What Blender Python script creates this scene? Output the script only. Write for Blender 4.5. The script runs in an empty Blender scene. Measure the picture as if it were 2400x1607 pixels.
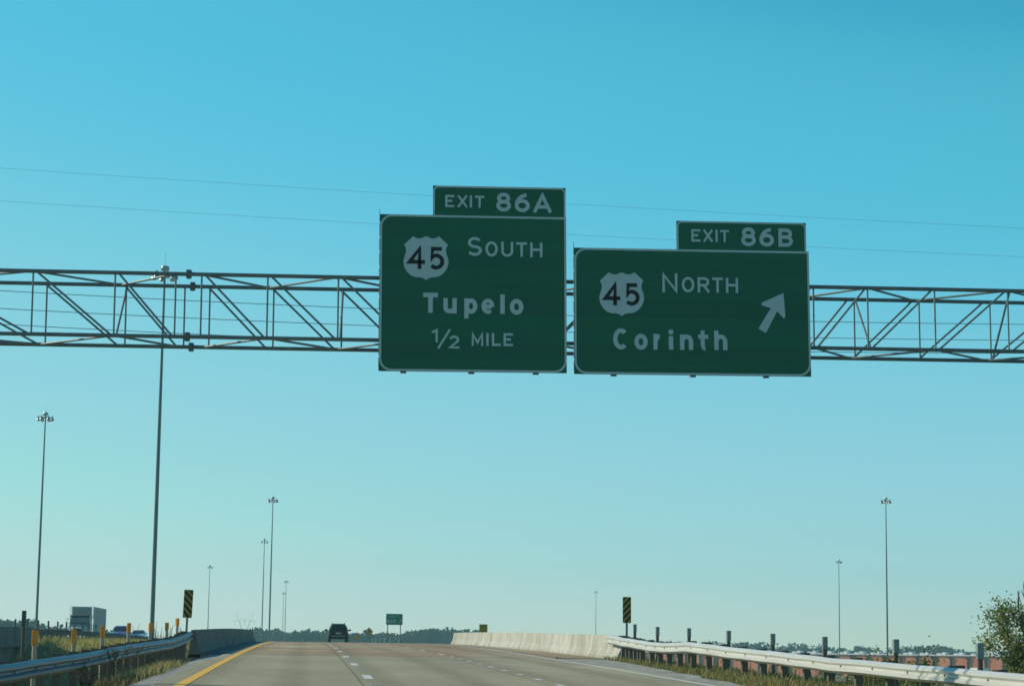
import bpy, math, random
from math import sin, cos, pi, radians
from mathutils import Vector, Matrix, noise
random.seed(7)
scene = bpy.context.scene
COL = scene.collection

# ------------------------------------------------------------------ camera
YAW, PIT, ROLL = radians(5.34), radians(8.17), radians(.75)
FPX, CX, CY = 5040.0, 1200.0, 803.5            # focal length and centre in photograph pixels
EYE = Vector((0, 0, 1.38))
fw = Vector((sin(YAW) * cos(PIT), cos(YAW) * cos(PIT), sin(PIT)))
r0 = Vector((cos(YAW), -sin(YAW), 0)); u0 = r0.cross(fw)
rt = r0 * cos(ROLL) + u0 * sin(ROLL); up = u0 * cos(ROLL) - r0 * sin(ROLL)
cam = bpy.data.cameras.new('camera'); camo = bpy.data.objects.new('camera', cam); COL.objects.link(camo)
m = Matrix((rt, up, -fw)).transposed().to_4x4(); m.translation = EYE
camo.matrix_world = m
cam.sensor_width = 36; cam.lens = 36 * FPX / 2400; cam.clip_start = .2; cam.clip_end = 12000
scene.camera = camo

def at(px, py, Y):
    """world point that lies at road distance Y along a sight line of the survey photograph"""
    d = fw * FPX + rt * (px - CX) - up * (py - CY)
    return EYE + d * (Y / d.y)

# ------------------------------------------------------------------ light
SUN_EL, SUN_AZ = radians(30), radians(66)       # azimuth counted from +Y towards -X
world = bpy.data.worlds.new('World'); scene.world = world; world.use_nodes = True
nt = world.node_tree; nt.nodes.clear()
sky = nt.nodes.new('ShaderNodeTexSky'); sky.sky_type = 'NISHITA'; sky.sun_disc = False
sky.sun_elevation = SUN_EL; sky.sun_rotation = -SUN_AZ
sky.air_density = 1.0; sky.dust_density = 0.0; sky.ozone_density = 1.0; sky.altitude = 100
# colour response of the tinted windscreen and film, applied to the whole sky
k0 = nt.nodes.new('ShaderNodeVectorMath'); k0.operation = 'SCALE'; k0.inputs['Scale'].default_value = .1
tint = nt.nodes.new('ShaderNodeRGBCurve')
for ch, pts in enumerate(([(0, 0), (.10, .008), (.179, .046), (.197, .070), (.235, .088), (.336, .20), (.435, .285), (.60, .39), (.68, .465), (.759, .56), (1, .72)],
                          [(0, 0), (.15, .085), (.283, .385), (.311, .462), (.40, .548), (.493, .618), (.585, .66), (.66, .705), (.763, .785), (1, .84)],
                          [(0, 0), (.25, .22), (.433, .582), (.48, .672), (.56, .748), (.66, .762), (.8, .772), (1, .785)])):
    cv = tint.mapping.curves[ch]
    cv.points[0].location = pts[0]; cv.points[1].location = pts[-1]
    for q in pts[1:-1]: cv.points.new(*q)
tint.mapping.extend = 'HORIZONTAL'; tint.mapping.update()
k1 = nt.nodes.new('ShaderNodeVectorMath'); k1.operation = 'SCALE'; k1.inputs['Scale'].default_value = 10.
bg = nt.nodes.new('ShaderNodeBackground'); bg.inputs['Strength'].default_value = .1
wo = nt.nodes.new('ShaderNodeOutputWorld')
nt.links.new(sky.outputs[0], k0.inputs[0]); nt.links.new(k0.outputs[0], tint.inputs['Color'])
nt.links.new(tint.outputs['Color'], k1.inputs[0]); nt.links.new(k1.outputs[0], bg.inputs['Color'])
nt.links.new(bg.outputs[0], wo.inputs['Surface'])
sl = bpy.data.lights.new('sun', 'SUN'); so = bpy.data.objects.new('sun', sl); COL.objects.link(so)
sl.energy = 4.2; sl.angle = radians(.55); sl.color = (1, .90, .70)
S = Vector((-cos(SUN_EL) * sin(SUN_AZ), cos(SUN_EL) * cos(SUN_AZ), sin(SUN_EL)))
so.rotation_euler = S.to_track_quat('Z', 'Y').to_euler(); so.location = (-60, 30, 60)
vs = scene.view_settings
vs.view_transform = 'Standard'; vs.look = 'None'; vs.exposure = 0; vs.gamma = 1; vs.use_curve_mapping = False
scene.cycles.use_denoising = True
scene.cycles.filter_width = 1.6
scene.cycles.max_bounces = 6; scene.cycles.diffuse_bounces = 3; scene.cycles.glossy_bounces = 3
scene.cycles.transparent_max_bounces = 12; scene.cycles.volume_bounces = 0

# ------------------------------------------------------------------ materials
def lin(r, g, b):
    f = lambda c: (c / 12.92 if c <= .04045 else ((c + .055) / 1.055) ** 2.4)
    return (f(r / 255), f(g / 255), f(b / 255), 1)
def c4(c): return (c[0], c[1], c[2], 1)
def mat(name, col, rough=.6, metal=0., var=.12, scale=3., bump=0., bscale=40., stretch=None, col2=None, spec=.5):
    M_ = bpy.data.materials.new(name); M_.use_nodes = True
    n = M_.node_tree.nodes; l = M_.node_tree.links; b = n['Principled BSDF']
    b.inputs['Roughness'].default_value = rough; b.inputs['Metallic'].default_value = metal
    b.inputs['Specular IOR Level'].default_value = spec
    tc = n.new('ShaderNodeTexCoord'); mp = n.new('ShaderNodeMapping'); l.new(tc.outputs['Object'], mp.inputs[0])
    if stretch: mp.inputs['Scale'].default_value = stretch
    nz = n.new('ShaderNodeTexNoise'); nz.inputs['Scale'].default_value = scale; nz.inputs['Detail'].default_value = 6
    nz.inputs['Roughness'].default_value = .65
    l.new(mp.outputs[0], nz.inputs['Vector'])
    rp = n.new('ShaderNodeValToRGB'); l.new(nz.outputs['Fac'], rp.inputs[0])
    rp.color_ramp.elements[0].position = .3; rp.color_ramp.elements[1].position = .7
    if col2 is None:
        rp.color_ramp.elements[0].color = c4([x * (1 - var) for x in col[:3]])
        rp.color_ramp.elements[1].color = c4([min(1, x * (1 + var)) for x in col[:3]])
    else:
        rp.color_ramp.elements[0].color = c4(col); rp.color_ramp.elements[1].color = c4(col2)
    l.new(rp.outputs[0], b.inputs['Base Color'])
    if bump:
        bn = n.new('ShaderNodeTexNoise'); bn.inputs['Scale'].default_value = bscale; bn.inputs['Detail'].default_value = 4
        l.new(tc.outputs['Object'], bn.inputs['Vector'])
        bp = n.new('ShaderNodeBump'); bp.inputs['Strength'].default_value = bump; bp.inputs['Distance'].default_value = .02
        l.new(bn.outputs['Fac'], bp.inputs['Height']); l.new(bp.outputs[0], b.inputs['Normal'])
    return M_
def leafmat(name, trans=.35):
    M_ = bpy.data.materials.new(name); M_.use_nodes = True
    n = M_.node_tree.nodes; l = M_.node_tree.links; n.remove(n['Principled BSDF'])
    at_ = n.new('ShaderNodeAttribute'); at_.attribute_name = 'tone'
    d = n.new('ShaderNodeBsdfDiffuse'); t = n.new('ShaderNodeBsdfTranslucent'); mx = n.new('ShaderNodeMixShader')
    mx.inputs[0].default_value = trans
    l.new(at_.outputs['Color'], d.inputs['Color']); l.new(at_.outputs['Color'], t.inputs['Color'])
    l.new(d.outputs[0], mx.inputs[1]); l.new(t.outputs[0], mx.inputs[2]); l.new(mx.outputs[0], n['Material Output'].inputs[0])
    return M_
def glass(name, col=(.02, .03, .035)):
    return mat(name, col, .08, 0, .05, 2, spec=.8)

MT = dict(
    steel=mat('galvanised steel', (.30, .32, .32), .5, .55, .15, 6),
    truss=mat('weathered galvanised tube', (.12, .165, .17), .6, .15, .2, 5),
    brace=mat('sunlit galvanised brace', (.16, .22, .215), .5, .2, .2, 6),  # lighter copy of the tube steel, sunlight put into the colour
    pole=mat('galvanised mast', (.11, .165, .165), .5, .4, .12, 1.5),
    lamp=mat('lamp housing', (.34, .38, .38), .25, .45, .08, 4),
    lampglass=mat('lamp lens', (.75, .75, .7), .2, 0, .05, 4),
    green=mat('green sign sheeting', (.0008, .112, .056), .5, 0, .13, 1.0, .0, 40, (.12, 1, 3.3), spec=.3),
    brightgreen=mat('newer green sheeting', (.001, .19, .10), .5, 0, .08, 1, spec=.3),
    legend=mat('white sign sheeting', (.42, .53, .54), .5, 0, .06, 2, spec=.3),
    black=mat('black sign sheeting', (.008, .008, .01), .5, 0, .1, 3, spec=.3),
    yellow=mat('yellow sign sheeting', (.42, .25, .012), .5, 0, .12, 5, spec=.3),
    orange=mat('orange reflector sheeting', (.78, .27, .015), .5, 0, .08, 9),
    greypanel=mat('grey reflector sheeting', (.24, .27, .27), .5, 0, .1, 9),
    darkpanel=mat('dark reflector sheeting', (.06, .07, .07), .5, 0, .1, 9),
    wood=mat('weathered timber post', (.12, .10, .07), .85, 0, .3, 12, .3, 60, (8, 8, 1)),
    woodpale=mat('pale timber post', (.38, .34, .26), .85, 0, .25, 12, .3, 60, (8, 8, 1)),
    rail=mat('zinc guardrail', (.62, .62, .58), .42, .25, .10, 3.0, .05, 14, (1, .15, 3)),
    railshade=mat('shaded zinc guardrail', (.13, .175, .21), .42, .45, .25, 3.0, .05, 14, (1, .15, 3)),  # dark blue copy of the sunlit rail, shade painted into the colour
    raildark=mat('shaded dark guardrail', (.07, .075, .075), .7, .1, .3, 3),  # near face lies in shade; that shade is put into the colour
    signpost=mat('sign post', (.16, .18, .17), .6, .3, .15, 8),
    rubber=mat('tyre rubber', (.012, .012, .012), .9, 0, .2, 6),
    glass=glass('car glass'),
    suvpaint=mat('black car paint', (.003, .004, .005), .3, 0, .05, 3, spec=.18),
    suvtrim=mat('dark bumper plastic', (.006, .006, .007), .6, 0, .1, 8, spec=.2),
    red=mat('red lens', (.10, .006, .005), .25, 0, .05, 5),
    plate=mat('licence plate', (.45, .46, .45), .5, 0, .04, 20),
    bluepaint=mat('blue car paint', (.10, .19, .38), .3, .2, .05, 3),
    silver=mat('silver car paint', (.55, .62, .68), .3, .3, .05, 3),
    white=mat('white vehicle paint', (.72, .73, .72), .35, 0, .06, 1.5),
    trailer=mat('trailer aluminium skin', (.42, .46, .46), .5, .15, .1, 1.2, 0, 40, (.4, .4, 2)),
    cab=mat('truck cab paint', (.10, .15, .18), .3, .1, .06, 2),
    chrome=mat('chrome', (.8, .82, .82), .12, 1, .03, 5),
    headlamp=mat('headlamp lens', (.6, .62, .6), .1, 0, .03, 5),
    deckconc=mat('bridge concrete', (.23, .22, .19), .9, 0, .3, .8, .2, 12),
    cable=mat('power conductor', (.10, .13, .14), .6, .5, .1, 1),
    pylon=mat('lattice steel', (.35, .37, .37), .6, .3, .1, .2),
    bark=mat('bark', (.10, .082, .06), .95, 0, .35, 9, .5, 40, (6, 6, 1)),
    twig=mat('bare twigs', (.12, .10, .075), .95, 0, .25, 9),
    grass=leafmat('grass blades', .30), leaf=leafmat('leaves', .35), farleaf=leafmat('far foliage', .15),
)

def seams(M_, pitch=.305, depth=.80):
    n = M_.node_tree.nodes; l = M_.node_tree.links; b = n['Principled BSDF']; src = b.inputs['Base Color'].links[0].from_socket
    sp = n.new('ShaderNodeSeparateXYZ'); l.new(n['Texture Coordinate'].outputs['Object'], sp.inputs[0])
    d = n.new('ShaderNodeMath'); d.operation = 'DIVIDE'; d.inputs[1].default_value = pitch; l.new(sp.outputs[2], d.inputs[0])
    f = n.new('ShaderNodeMath'); f.operation = 'FRACT'; l.new(d.outputs[0], f.inputs[0])
    g_ = n.new('ShaderNodeMath'); g_.operation = 'LESS_THAN'; g_.inputs[1].default_value = .035; l.new(f.outputs[0], g_.inputs[0])
    fl = n.new('ShaderNodeMath'); fl.operation = 'FLOOR'; l.new(d.outputs[0], fl.inputs[0])
    wn = n.new('ShaderNodeTexWhiteNoise'); wn.noise_dimensions = '1D'; l.new(fl.outputs[0], wn.inputs['W'])
    mr = n.new('ShaderNodeMapRange'); mr.inputs[3].default_value = .92; mr.inputs[4].default_value = 1.08; l.new(wn.outputs['Value'], mr.inputs[0])
    m1 = n.new('ShaderNodeMath'); m1.operation = 'MULTIPLY_ADD'; m1.inputs[1].default_value = depth - 1; l.new(g_.outputs[0], m1.inputs[0]); l.new(mr.outputs[0], m1.inputs[2])
    x = n.new('ShaderNodeVectorMath'); x.operation = 'SCALE'; l.new(src, x.inputs[0]); l.new(m1.outputs[0], x.inputs['Scale']); l.new(x.outputs[0], b.inputs['Base Color'])
seams(MT['green'])
# ------------------------------------------------------------------ mesh helpers
class MB:
    def __init__(s): s.v = []; s.f = []; s.tone = None
    def add(s, vs_, fs_):
        o = len(s.v); s.v += [tuple(p) for p in vs_]; s.f += [tuple(i + o for i in f_) for f_ in fs_]
    def box(s, x0, x1, y0, y1, z0, z1):
        s.add([(x0, y0, z0), (x1, y0, z0), (x1, y1, z0), (x0, y1, z0), (x0, y0, z1), (x1, y0, z1), (x1, y1, z1), (x0, y1, z1)],
              [(0, 3, 2, 1), (4, 5, 6, 7), (0, 1, 5, 4), (1, 2, 6, 5), (2, 3, 7, 6), (3, 0, 4, 7)])
    def cbox(s, x0, x1, y0, y1, z0, z1, c):
        """box with chamfered vertical and top edges"""
        ring = lambda q, z: [(x0 + q, y0, z), (x1 - q, y0, z), (x1, y0 + q, z), (x1, y1 - q, z), (x1 - q, y1, z), (x0 + q, y1, z), (x0, y1 - q, z), (x0, y0 + q, z)]
        top = [(x0 + c, y0 + c, z1), (x1 - c, y0 + c, z1), (x1 - c, y0 + c, z1), (x1 - c, y1 - c, z1), (x1 - c, y1 - c, z1), (x0 + c, y1 - c, z1), (x0 + c, y1 - c, z1), (x0 + c, y0 + c, z1)]
        s.loft([ring(c, z0), ring(c, z1 - c), top], True, True)
    def tube(s, a, b, ra, rb=None, n=8, caps=True):
        a = Vector(a); b = Vector(b); rb = ra if rb is None else rb
        d = (b - a).normalized(); e = d.orthogonal().normalized(); g = d.cross(e)
        vs_ = [a + (e * cos(2 * pi * i / n) + g * sin(2 * pi * i / n)) * ra for i in range(n)] + \
              [b + (e * cos(2 * pi * i / n) + g * sin(2 * pi * i / n)) * rb for i in range(n)]
        fs_ = [(i, (i + 1) % n, n + (i + 1) % n, n + i) for i in range(n)]
        if caps: fs_ += [tuple(range(n))[::-1], tuple(range(n, 2 * n))]
        s.add(vs_, fs_)
    def lathe(s, prof, n=16, c=(0, 0)):
        rings = [[(c[0] + r * cos(2 * pi * i / n), c[1] + r * sin(2 * pi * i / n), z) for i in range(n)] for r, z in prof]
        s.loft(rings, True, True)
    def loft(s, rings, capa=False, capb=False, closed=True):
        n = len(rings[0]); vs_ = [p for r in rings for p in r]; fs_ = []
        for k in range(len(rings) - 1):
            for i in range(n if closed else n - 1):
                j = (i + 1) % n
                fs_.append((k * n + i, k * n + j, (k + 1) * n + j, (k + 1) * n + i))
        if capa: fs_.append(tuple(range(n))[::-1])
        if capb: fs_.append(tuple(range((len(rings) - 1) * n, len(rings) * n)))
        s.add(vs_, fs_)
    def prism(s, pts, d0, d1, fr):
        """polygon given in 2-D, extruded from depth d0 to d1 in the frame fr(a, b, depth)"""
        n = len(pts)
        s.add([fr(a, b, d0) for a, b in pts] + [fr(a, b, d1) for a, b in pts],
              [tuple(range(n)), tuple(range(n, 2 * n))[::-1]] + [(i, n + i, n + (i + 1) % n, (i + 1) % n) for i in range(n)])
    def build(s, name, material, parent=None, smooth=False, loc=None):
        me = bpy.data.meshes.new(name); me.from_pydata(s.v, [], s.f); me.update()
        if s.tone is not None:
            a = me.color_attributes.new('tone', 'FLOAT_COLOR', 'POINT')
            a.data.foreach_set('color', [x for t in s.tone for x in (t[0], t[1], t[2], 1)])
        o = bpy.data.objects.new(name, me); COL.objects.link(o)
        me.materials.append(MT[material] if isinstance(material, str) else material)
        if smooth:
            me.polygons.foreach_set('use_smooth', [True] * len(me.polygons))
            me.set_sharp_from_angle(angle=radians(40))
        if parent: o.parent = parent
        if loc: o.location = loc
        return o
def tag(o, label=None, cat=None, group=None, kind=None):
    if label: o['label'] = label
    if cat: o['category'] = cat
    if group: o['group'] = group
    if kind: o['kind'] = kind
    return o
def thing(name, label, cat, loc=(0, 0, 0), group=None, rz=0):
    o = bpy.data.objects.new(name, None); COL.objects.link(o); o.location = loc; o.rotation_euler.z = rz
    o.empty_display_size = .2
    return tag(o, label, cat, group)
def dup(root, loc, label=None, rz=None):
    r = root.copy(); COL.objects.link(r); r.location = loc
    if rz is not None: r.rotation_euler.z = rz
    if label: r['label'] = label
    for ch in list(root.children):
        c = ch.copy(); COL.objects.link(c); c.parent = r
        for g in list(ch.children):
            d = g.copy(); COL.objects.link(d); d.parent = c
    return r
def lerp(a, b, t): return a + (b - a) * t
def sstep(a, b, x):
    t = max(0., min(1., (x - a) / (b - a))); return t * t * (3 - 2 * t)
def interp(x, xs, ys):
    if x <= xs[0]: return ys[0]
    for i in range(1, len(xs)):
        if x <= xs[i]: return lerp(ys[i - 1], ys[i], (x - xs[i - 1]) / (xs[i] - xs[i - 1]))
    return ys[-1]

# ------------------------------------------------------------------ the lie of the land
BASE = -5.3
def hroad(y):
    if y < 0: return max(BASE + .3, .0195 * y)
    if y < 330: return .0195 * y - 4.68e-5 * y * y
    return max(BASE + .3, .0195 * 330 - 4.68e-5 * 330 ** 2 - .0114 * (y - 330))
def yvalley(x): return 115 + .9 * (x - 3.5)
def terr(x, y):
    hr = hroad(y)
    dm = lerp(2.2, .35, sstep(85, 130, y))
    z = hr + interp(x, [-45, -34, -33, -17, -16.2, -14, -12, -8.5, -6.2, -4.9, -4.5, -3.5, -3.3, 10.0, 10.3, 11.9, 12.9],
                    [-4, -.2, -.12, -.12, -.3, -.3 - dm * .4, -.2 - dm, -.2 - dm, -.2 - dm * .55, -.55, -.42, -.2, -.12, -.09, -.06, -.12, -.32])
    if x > 12.9: z = hr - .32 - (x - 12.9) / 2.6
    if x < -45: z = hr - 4 - (-45 - x) / 2.6
    fl = noise.noise((x * .012, y * .012, 0)) * .8 + noise.noise((x * .11, y * .11, 3)) * .12
    z = max(z, BASE + fl * sstep(40, 160, abs(x)))
    s_ = y - yvalley(x); mval = 1 - (sstep(15, 40, s_) if s_ > 0 else sstep(15, 55 if x < 0 else 40, -s_))
    mval *= 1 - sstep(70, 120, abs(x))
    return lerp(z, BASE, mval) + noise.noise((x * .35, y * .35, 7)) * .05 * (0 if -3.4 < x < 10.2 else 1)
def axis(fine0, fine1, step, lo, hi, grow):
    a = [fine0 + i * step for i in range(int((fine1 - fine0) / step) + 1)]
    s_ = step
    while a[-1] < hi: s_ *= grow; a.append(a[-1] + s_)
    s_ = step
    while a[0] > lo: s_ *= grow; a.insert(0, a[0] - s_)
    return a
# ground
def ground_mat():
    M_ = mat('dry autumn turf', (.17, .155, .06), .95, 0, .3, .25, .6, 5, None, (.28, .23, .11), spec=.1)
    return M_
MT['ground'] = ground_mat()
gx = [max(-840, min(840, v)) for v in axis(-40, 40, .7, -840, 840, 1.16)]; gy = [max(-120, min(1640, v)) for v in axis(-20, 200, 1.5, -120, 1640, 1.13)]
g = MB(); nx = len(gx)
g.v = [(x, y, terr(x, y)) for y in gy for x in gx]
g.f = [(j * nx + i, j * nx + i + 1, (j + 1) * nx + i + 1, (j + 1) * nx + i) for j in range(len(gy) - 1) for i in range(nx - 1)]
tag(g.build('ground', 'ground', smooth=True), kind='structure')

# roads --------------------------------------------------------------
def strip(ya, yb, xa, xb, dz, step=3., cols=1):
    mb = MB(); n = max(1, int(round((yb - ya) / step))); xa_ = xa if callable(xa) else (lambda y: xa); xb_ = xb if callable(xb) else (lambda y: xb)
    for i in range(n + 1):
        y = lerp(ya, yb, i / n)
        for c in range(cols + 1): mb.v.append((lerp(xa_(y), xb_(y), c / cols), y, hroad(y) + dz))
    w = cols + 1
    mb.f = [(i * w + c, i * w + c + 1, (i + 1) * w + c + 1, (i + 1) * w + c) for i in range(n) for c in range(cols)]
    return mb
def road_mat():
    M_ = bpy.data.materials.new('worn concrete pavement'); M_.use_nodes = True
    n = M_.node_tree.nodes; l = M_.node_tree.links; b = n['Principled BSDF']
    b.inputs['Roughness'].default_value = .9; b.inputs['Specular IOR Level'].default_value = .25
    tc = n.new('ShaderNodeTexCoord'); sp = n.new('ShaderNodeSeparateXYZ'); l.new(tc.outputs['Object'], sp.inputs[0])
    def N(scale, det, st, rough=.6):
        mp = n.new('ShaderNodeMapping'); mp.inputs['Scale'].default_value = st; l.new(tc.outputs['Object'], mp.inputs[0])
        z = n.new('ShaderNodeTexNoise'); z.inputs['Scale'].default_value = scale; z.inputs['Detail'].default_value = det
        z.inputs['Roughness'].default_value = rough; l.new(mp.outputs[0], z.inputs['Vector']); return z
    def ramp(src, stops):
        r = n.new('ShaderNodeValToRGB'); l.new(src, r.inputs[0]); e = r.color_ramp.elements
        e[0].position, e[0].color = stops[0][0], c4(stops[0][1]); e[1].position, e[1].color = stops[-1][0], c4(stops[-1][1])
        for p_, c_ in stops[1:-1]:
            k = e.new(p_); k.color = c4(c_)
        return r
    def mixc(f, a, b_, mode='MIX', fac=None):
        x = n.new('ShaderNodeMix'); x.data_type = 'RGBA'; x.blend_type = mode
        if fac is None: l.new(f, x.inputs['Factor'])
        else: x.inputs['Factor'].default_value = fac
        l.new(a, x.inputs['A']); l.new(b_, x.inputs['B']); return x.outputs['Result']
    old = ramp(N(.35, 7, (1, .25, 1)).outputs['Fac'], [(.32, (.29, .262, .17)), (.68, (.40, .362, .243))])
    deck = ramp(N(.22, 7, (1, .22, 1)).outputs['Fac'], [(.32, (.26, .185, .11)), (.5, (.36, .27, .165)), (.64, (.40, .33, .22)), (.74, (.56, .50, .37))])
    edge = N(.5, 3, (1, 1, 1))
    mm = n.new('ShaderNodeMath'); mm.operation = 'MULTIPLY_ADD'; mm.inputs[1].default_value = 5.; l.new(edge.outputs['Fac'], mm.inputs[0]); l.new(sp.outputs[1], mm.inputs[2])
    gt = n.new('ShaderNodeMapRange'); gt.inputs[1].default_value = 74; gt.inputs[2].default_value = 78; l.new(mm.outputs[0], gt.inputs[0])
    c = mixc(gt.outputs[0], old.outputs[0], deck.outputs[0])
    # wheel paths and oil drip lines, one set per lane (3.65 m)
    w = n.new('ShaderNodeMath'); w.operation = 'MULTIPLY_ADD'; w.inputs[1].default_value = 2 * pi / 1.825; w.inputs[2].default_value = .8; l.new(sp.outputs[0], w.inputs[0])
    cs = n.new('ShaderNodeMath'); cs.operation = 'COSINE'; l.new(w.outputs[0], cs.inputs[0])
    wr = ramp(cs.outputs[0], [(0, (1.03, 1.03, 1.03)), (1, (.82, .81, .79))])
    c = mixc(None, c, wr.outputs[0], 'MULTIPLY', .8)
    # pale repair patches
    pt = ramp(N(.16, 3, (1, .35, 1), .5).outputs['Fac'], [(.36, (.80, .79, .77)), (.42, (1, 1, 1)), (.60, (1, 1, 1)), (.66, (1.32, 1.34, 1.28))])
    c = mixc(None, c, pt.outputs[0], 'MULTIPLY', .8)
    fine = ramp(N(16, 3, (1, 1, 1)).outputs['Fac'], [(.3, (.82, .82, .82)), (.7, (1.14, 1.14, 1.14))])
    c = mixc(None, c, fine.outputs[0], 'MULTIPLY', 1.)
    def line(sock, pos, half, k):
        a_ = n.new('ShaderNodeMath'); a_.operation = 'COMPARE'; a_.inputs[1].default_value = pos; a_.inputs[2].default_value = half; l.new(sock, a_.inputs[0])
        v_ = n.new('ShaderNodeMath'); v_.operation = 'MULTIPLY_ADD'; v_.inputs[1].default_value = k - 1; v_.inputs[2].default_value = 1; l.new(a_.outputs[0], v_.inputs[0])
        return v_.outputs[0]
    wob = n.new('ShaderNodeMath'); wob.operation = 'MULTIPLY_ADD'; wob.inputs[1].default_value = .10; l.new(N(.6, 3, (1, 1, 1)).outputs['Fac'], wob.inputs[0]); l.new(sp.outputs[0], wob.inputs[2])
    for sock, pos, half, k in ((wob.outputs[0], 1.17, .03, .62), (wob.outputs[0], 4.85, .03, .70), (sp.outputs[1], 74.4, .35, .66), (sp.outputs[1], 96, .18, .75), (sp.outputs[1], 116, .18, .75), (sp.outputs[1], 136, .2, .75), (sp.outputs[1], 56.5, .10, .80)):
        x_ = n.new('ShaderNodeVectorMath'); x_.operation = 'SCALE'; l.new(c, x_.inputs[0]); l.new(line(sock, pos, half, k), x_.inputs['Scale']); c = x_.outputs[0]
    l.new(c, b.inputs['Base Color'])
    bp = n.new('ShaderNodeBump'); bp.inputs['Strength'].default_value = .35; bp.inputs['Distance'].default_value = .01
    l.new(N(30, 3, (1, 1, 1)).outputs['Fac'], bp.inputs['Height']); l.new(bp.outputs[0], b.inputs['Normal'])
    return M_
MT['road'] = road_mat()
MT['gravel'] = mat('crushed stone shoulder', (.16, .16, .14), .95, 0, .3, 2.6, .8, 30, None, (.52, .51, .44), spec=.2)
MT['paintwhite'] = mat('white road paint', (.62, .64, .62), .7, 0, .2, 6)
MT['paintyellow'] = mat('yellow road paint', (.80, .45, .035), .7, 0, .14, 5)
MT['studgrey'] = mat('raised marker', (.36, .37, .35), .6, 0, .1, 20)
xe = lambda y: interp(y, [0, 75, 150, 200, 260], [8.2, 8.2, 9.05, 9.8, 11.2])
road = tag(strip(-100, 900, -2.75, lambda y: xe(y) + (.35 if y < 75 else .75), 0, cols=4).build('road', 'road'), kind='structure')
strip(-60, 420, -2.35, -2.14, .006).build('edge_line', 'paintyellow', road)
strip(-60, 260, lambda y: xe(y) - .08, lambda y: xe(y) + .08, .006).build('edge_line', 'paintwhite', road)
for i in range(-1, 17):
    y = 46.8 + 12.5 * i
    strip(y - 1.5, y + 1.5, 1.255, 1.445, .006, 1.5).build('lane_dash', 'paintwhite', road)
for i in range(10):
    y = 38.6 + 3.95 * i
    strip(y - .45, y + .45, 4.94, 5.08, .006, .9).build('lane_dash', 'paintwhite', road)
for i in range(7):
    y = 80 + 13.2 * i
    strip(y - 1.5, y + 1.5, 4.94, 5.10, .006, 1.5).build('lane_dash', 'paintwhite', road)
# shoulder gravel
left_sh = strip(-60, 75, lambda y: -3.2 + .12 * noise.noise((y * .3, 0, 0)), -2.7, -.03, 1.).build('shoulder', 'gravel'); tag(left_sh, kind='structure')
gx1 = lambda y: interp(y, [30, 43, 55, 70, 76], [8.95, 9.05, 9.65, 10.3, 10.45]) + .2 * noise.noise((y * .35, 5, 0))
sh = strip(-60, 75.4, 8.5, gx1, -.03, .6).build('shoulder', 'gravel'); tag(sh, kind='structure')
MT['asph'] = mat('shoulder asphalt', (.11, .105, .09), .9, 0, .25, 1.2, .4, 30)
bl = strip(75, 155, -3.55, -2.72, -.012).build('bridge_shoulder', 'asph'); tag(bl, kind='structure')
br = strip(75.4, 156, lambda y: xe(y) + .7, lambda y: interp(y, [75, 153], [10.6, 10.25]), -.012).build('bridge_shoulder', 'road'); tag(br, kind='structure')
opp = strip(-60, 700, -33, -17.3, .02, cols=3).build('opposite_road', 'road'); tag(opp, kind='structure')
cr = MB()
cr.v = []
for i in range(41):
    x = -100 + 5 * i; yc = yvalley(x)
    cr.v += [(x, yc - 6, BASE + .07), (x, yc + 6, BASE + .07)]
cr.f = [(2 * i, 2 * i + 2, 2 * i + 3, 2 * i + 1) for i in range(40)]
tag(cr.build('crossing_road', 'asph'), kind='structure')
# raised pavement markers, one midway between the dashes
stud = None
ordn = ['nearest', 'second nearest', 'third nearest', 'fourth nearest', 'fifth nearest', 'sixth nearest', 'farthest']
for i in range(7):
    y = 41.2 + 12.5 * i
    if stud is None:
        b_ = MB(); b_.loft([[(-.10, -.10, 0), (.10, -.10, 0), (.10, .10, 0), (-.10, .10, 0)], [(-.07, -.05, .02), (.07, -.05, .02), (.07, .05, .02), (-.07, .05, .02)]], True, True)
        stud = b_.build('pavement_marker', 'studgrey'); o = stud
    else:
        o = stud.copy(); COL.objects.link(o)
    o.location = (1.35, y, hroad(y) + .001)
    tag(o, 'raised grey pavement marker between the white dashes left of centre, %s of the row' % ordn[i], 'road marker', 'raised markers along the dashed lane line')

# ------------------------------------------------------------------ bridges and concrete barriers
def concrete_mat(name, a, b_, stain):
    M_ = mat(name, a, .9, 0, .1, 1.3, .25, 14, None, b_, spec=.2)
    n = M_.node_tree.nodes; l = M_.node_tree.links; bs = n['Principled BSDF']
    src = bs.inputs['Base Color'].links[0].from_socket
    tc = n['Texture Coordinate']; mp = n.new('ShaderNodeMapping'); mp.inputs['Scale'].default_value = (1, .8, .3); l.new(tc.outputs['Object'], mp.inputs[0])
    z = n.new('ShaderNodeTexNoise'); z.inputs['Scale'].default_value = 1.0; z.inputs['Detail'].default_value = 6; z.inputs['Roughness'].default_value = .7; l.new(mp.outputs[0], z.inputs['Vector'])
    rp = n.new('ShaderNodeValToRGB'); l.new(z.outputs['Fac'], rp.inputs[0]); e = rp.color_ramp.elements
    e[0].position = .42; e[0].color = (1, 1, 1, 1); e[1].position = .66; e[1].color = c4(stain)
    x = n.new('ShaderNodeMix'); x.data_type = 'RGBA'; x.blend_type = 'MULTIPLY'; x.inputs['Factor'].default_value = .65
    l.new(src, x.inputs['A']); l.new(rp.outputs[0], x.inputs['B']); l.new(x.outputs['Result'], bs.inputs['Base Color'])
    return M_
MT['barrier'] = concrete_mat('streaked barrier concrete', (.38, .375, .33), (.54, .535, .485), (.50, .47, .37))
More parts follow.
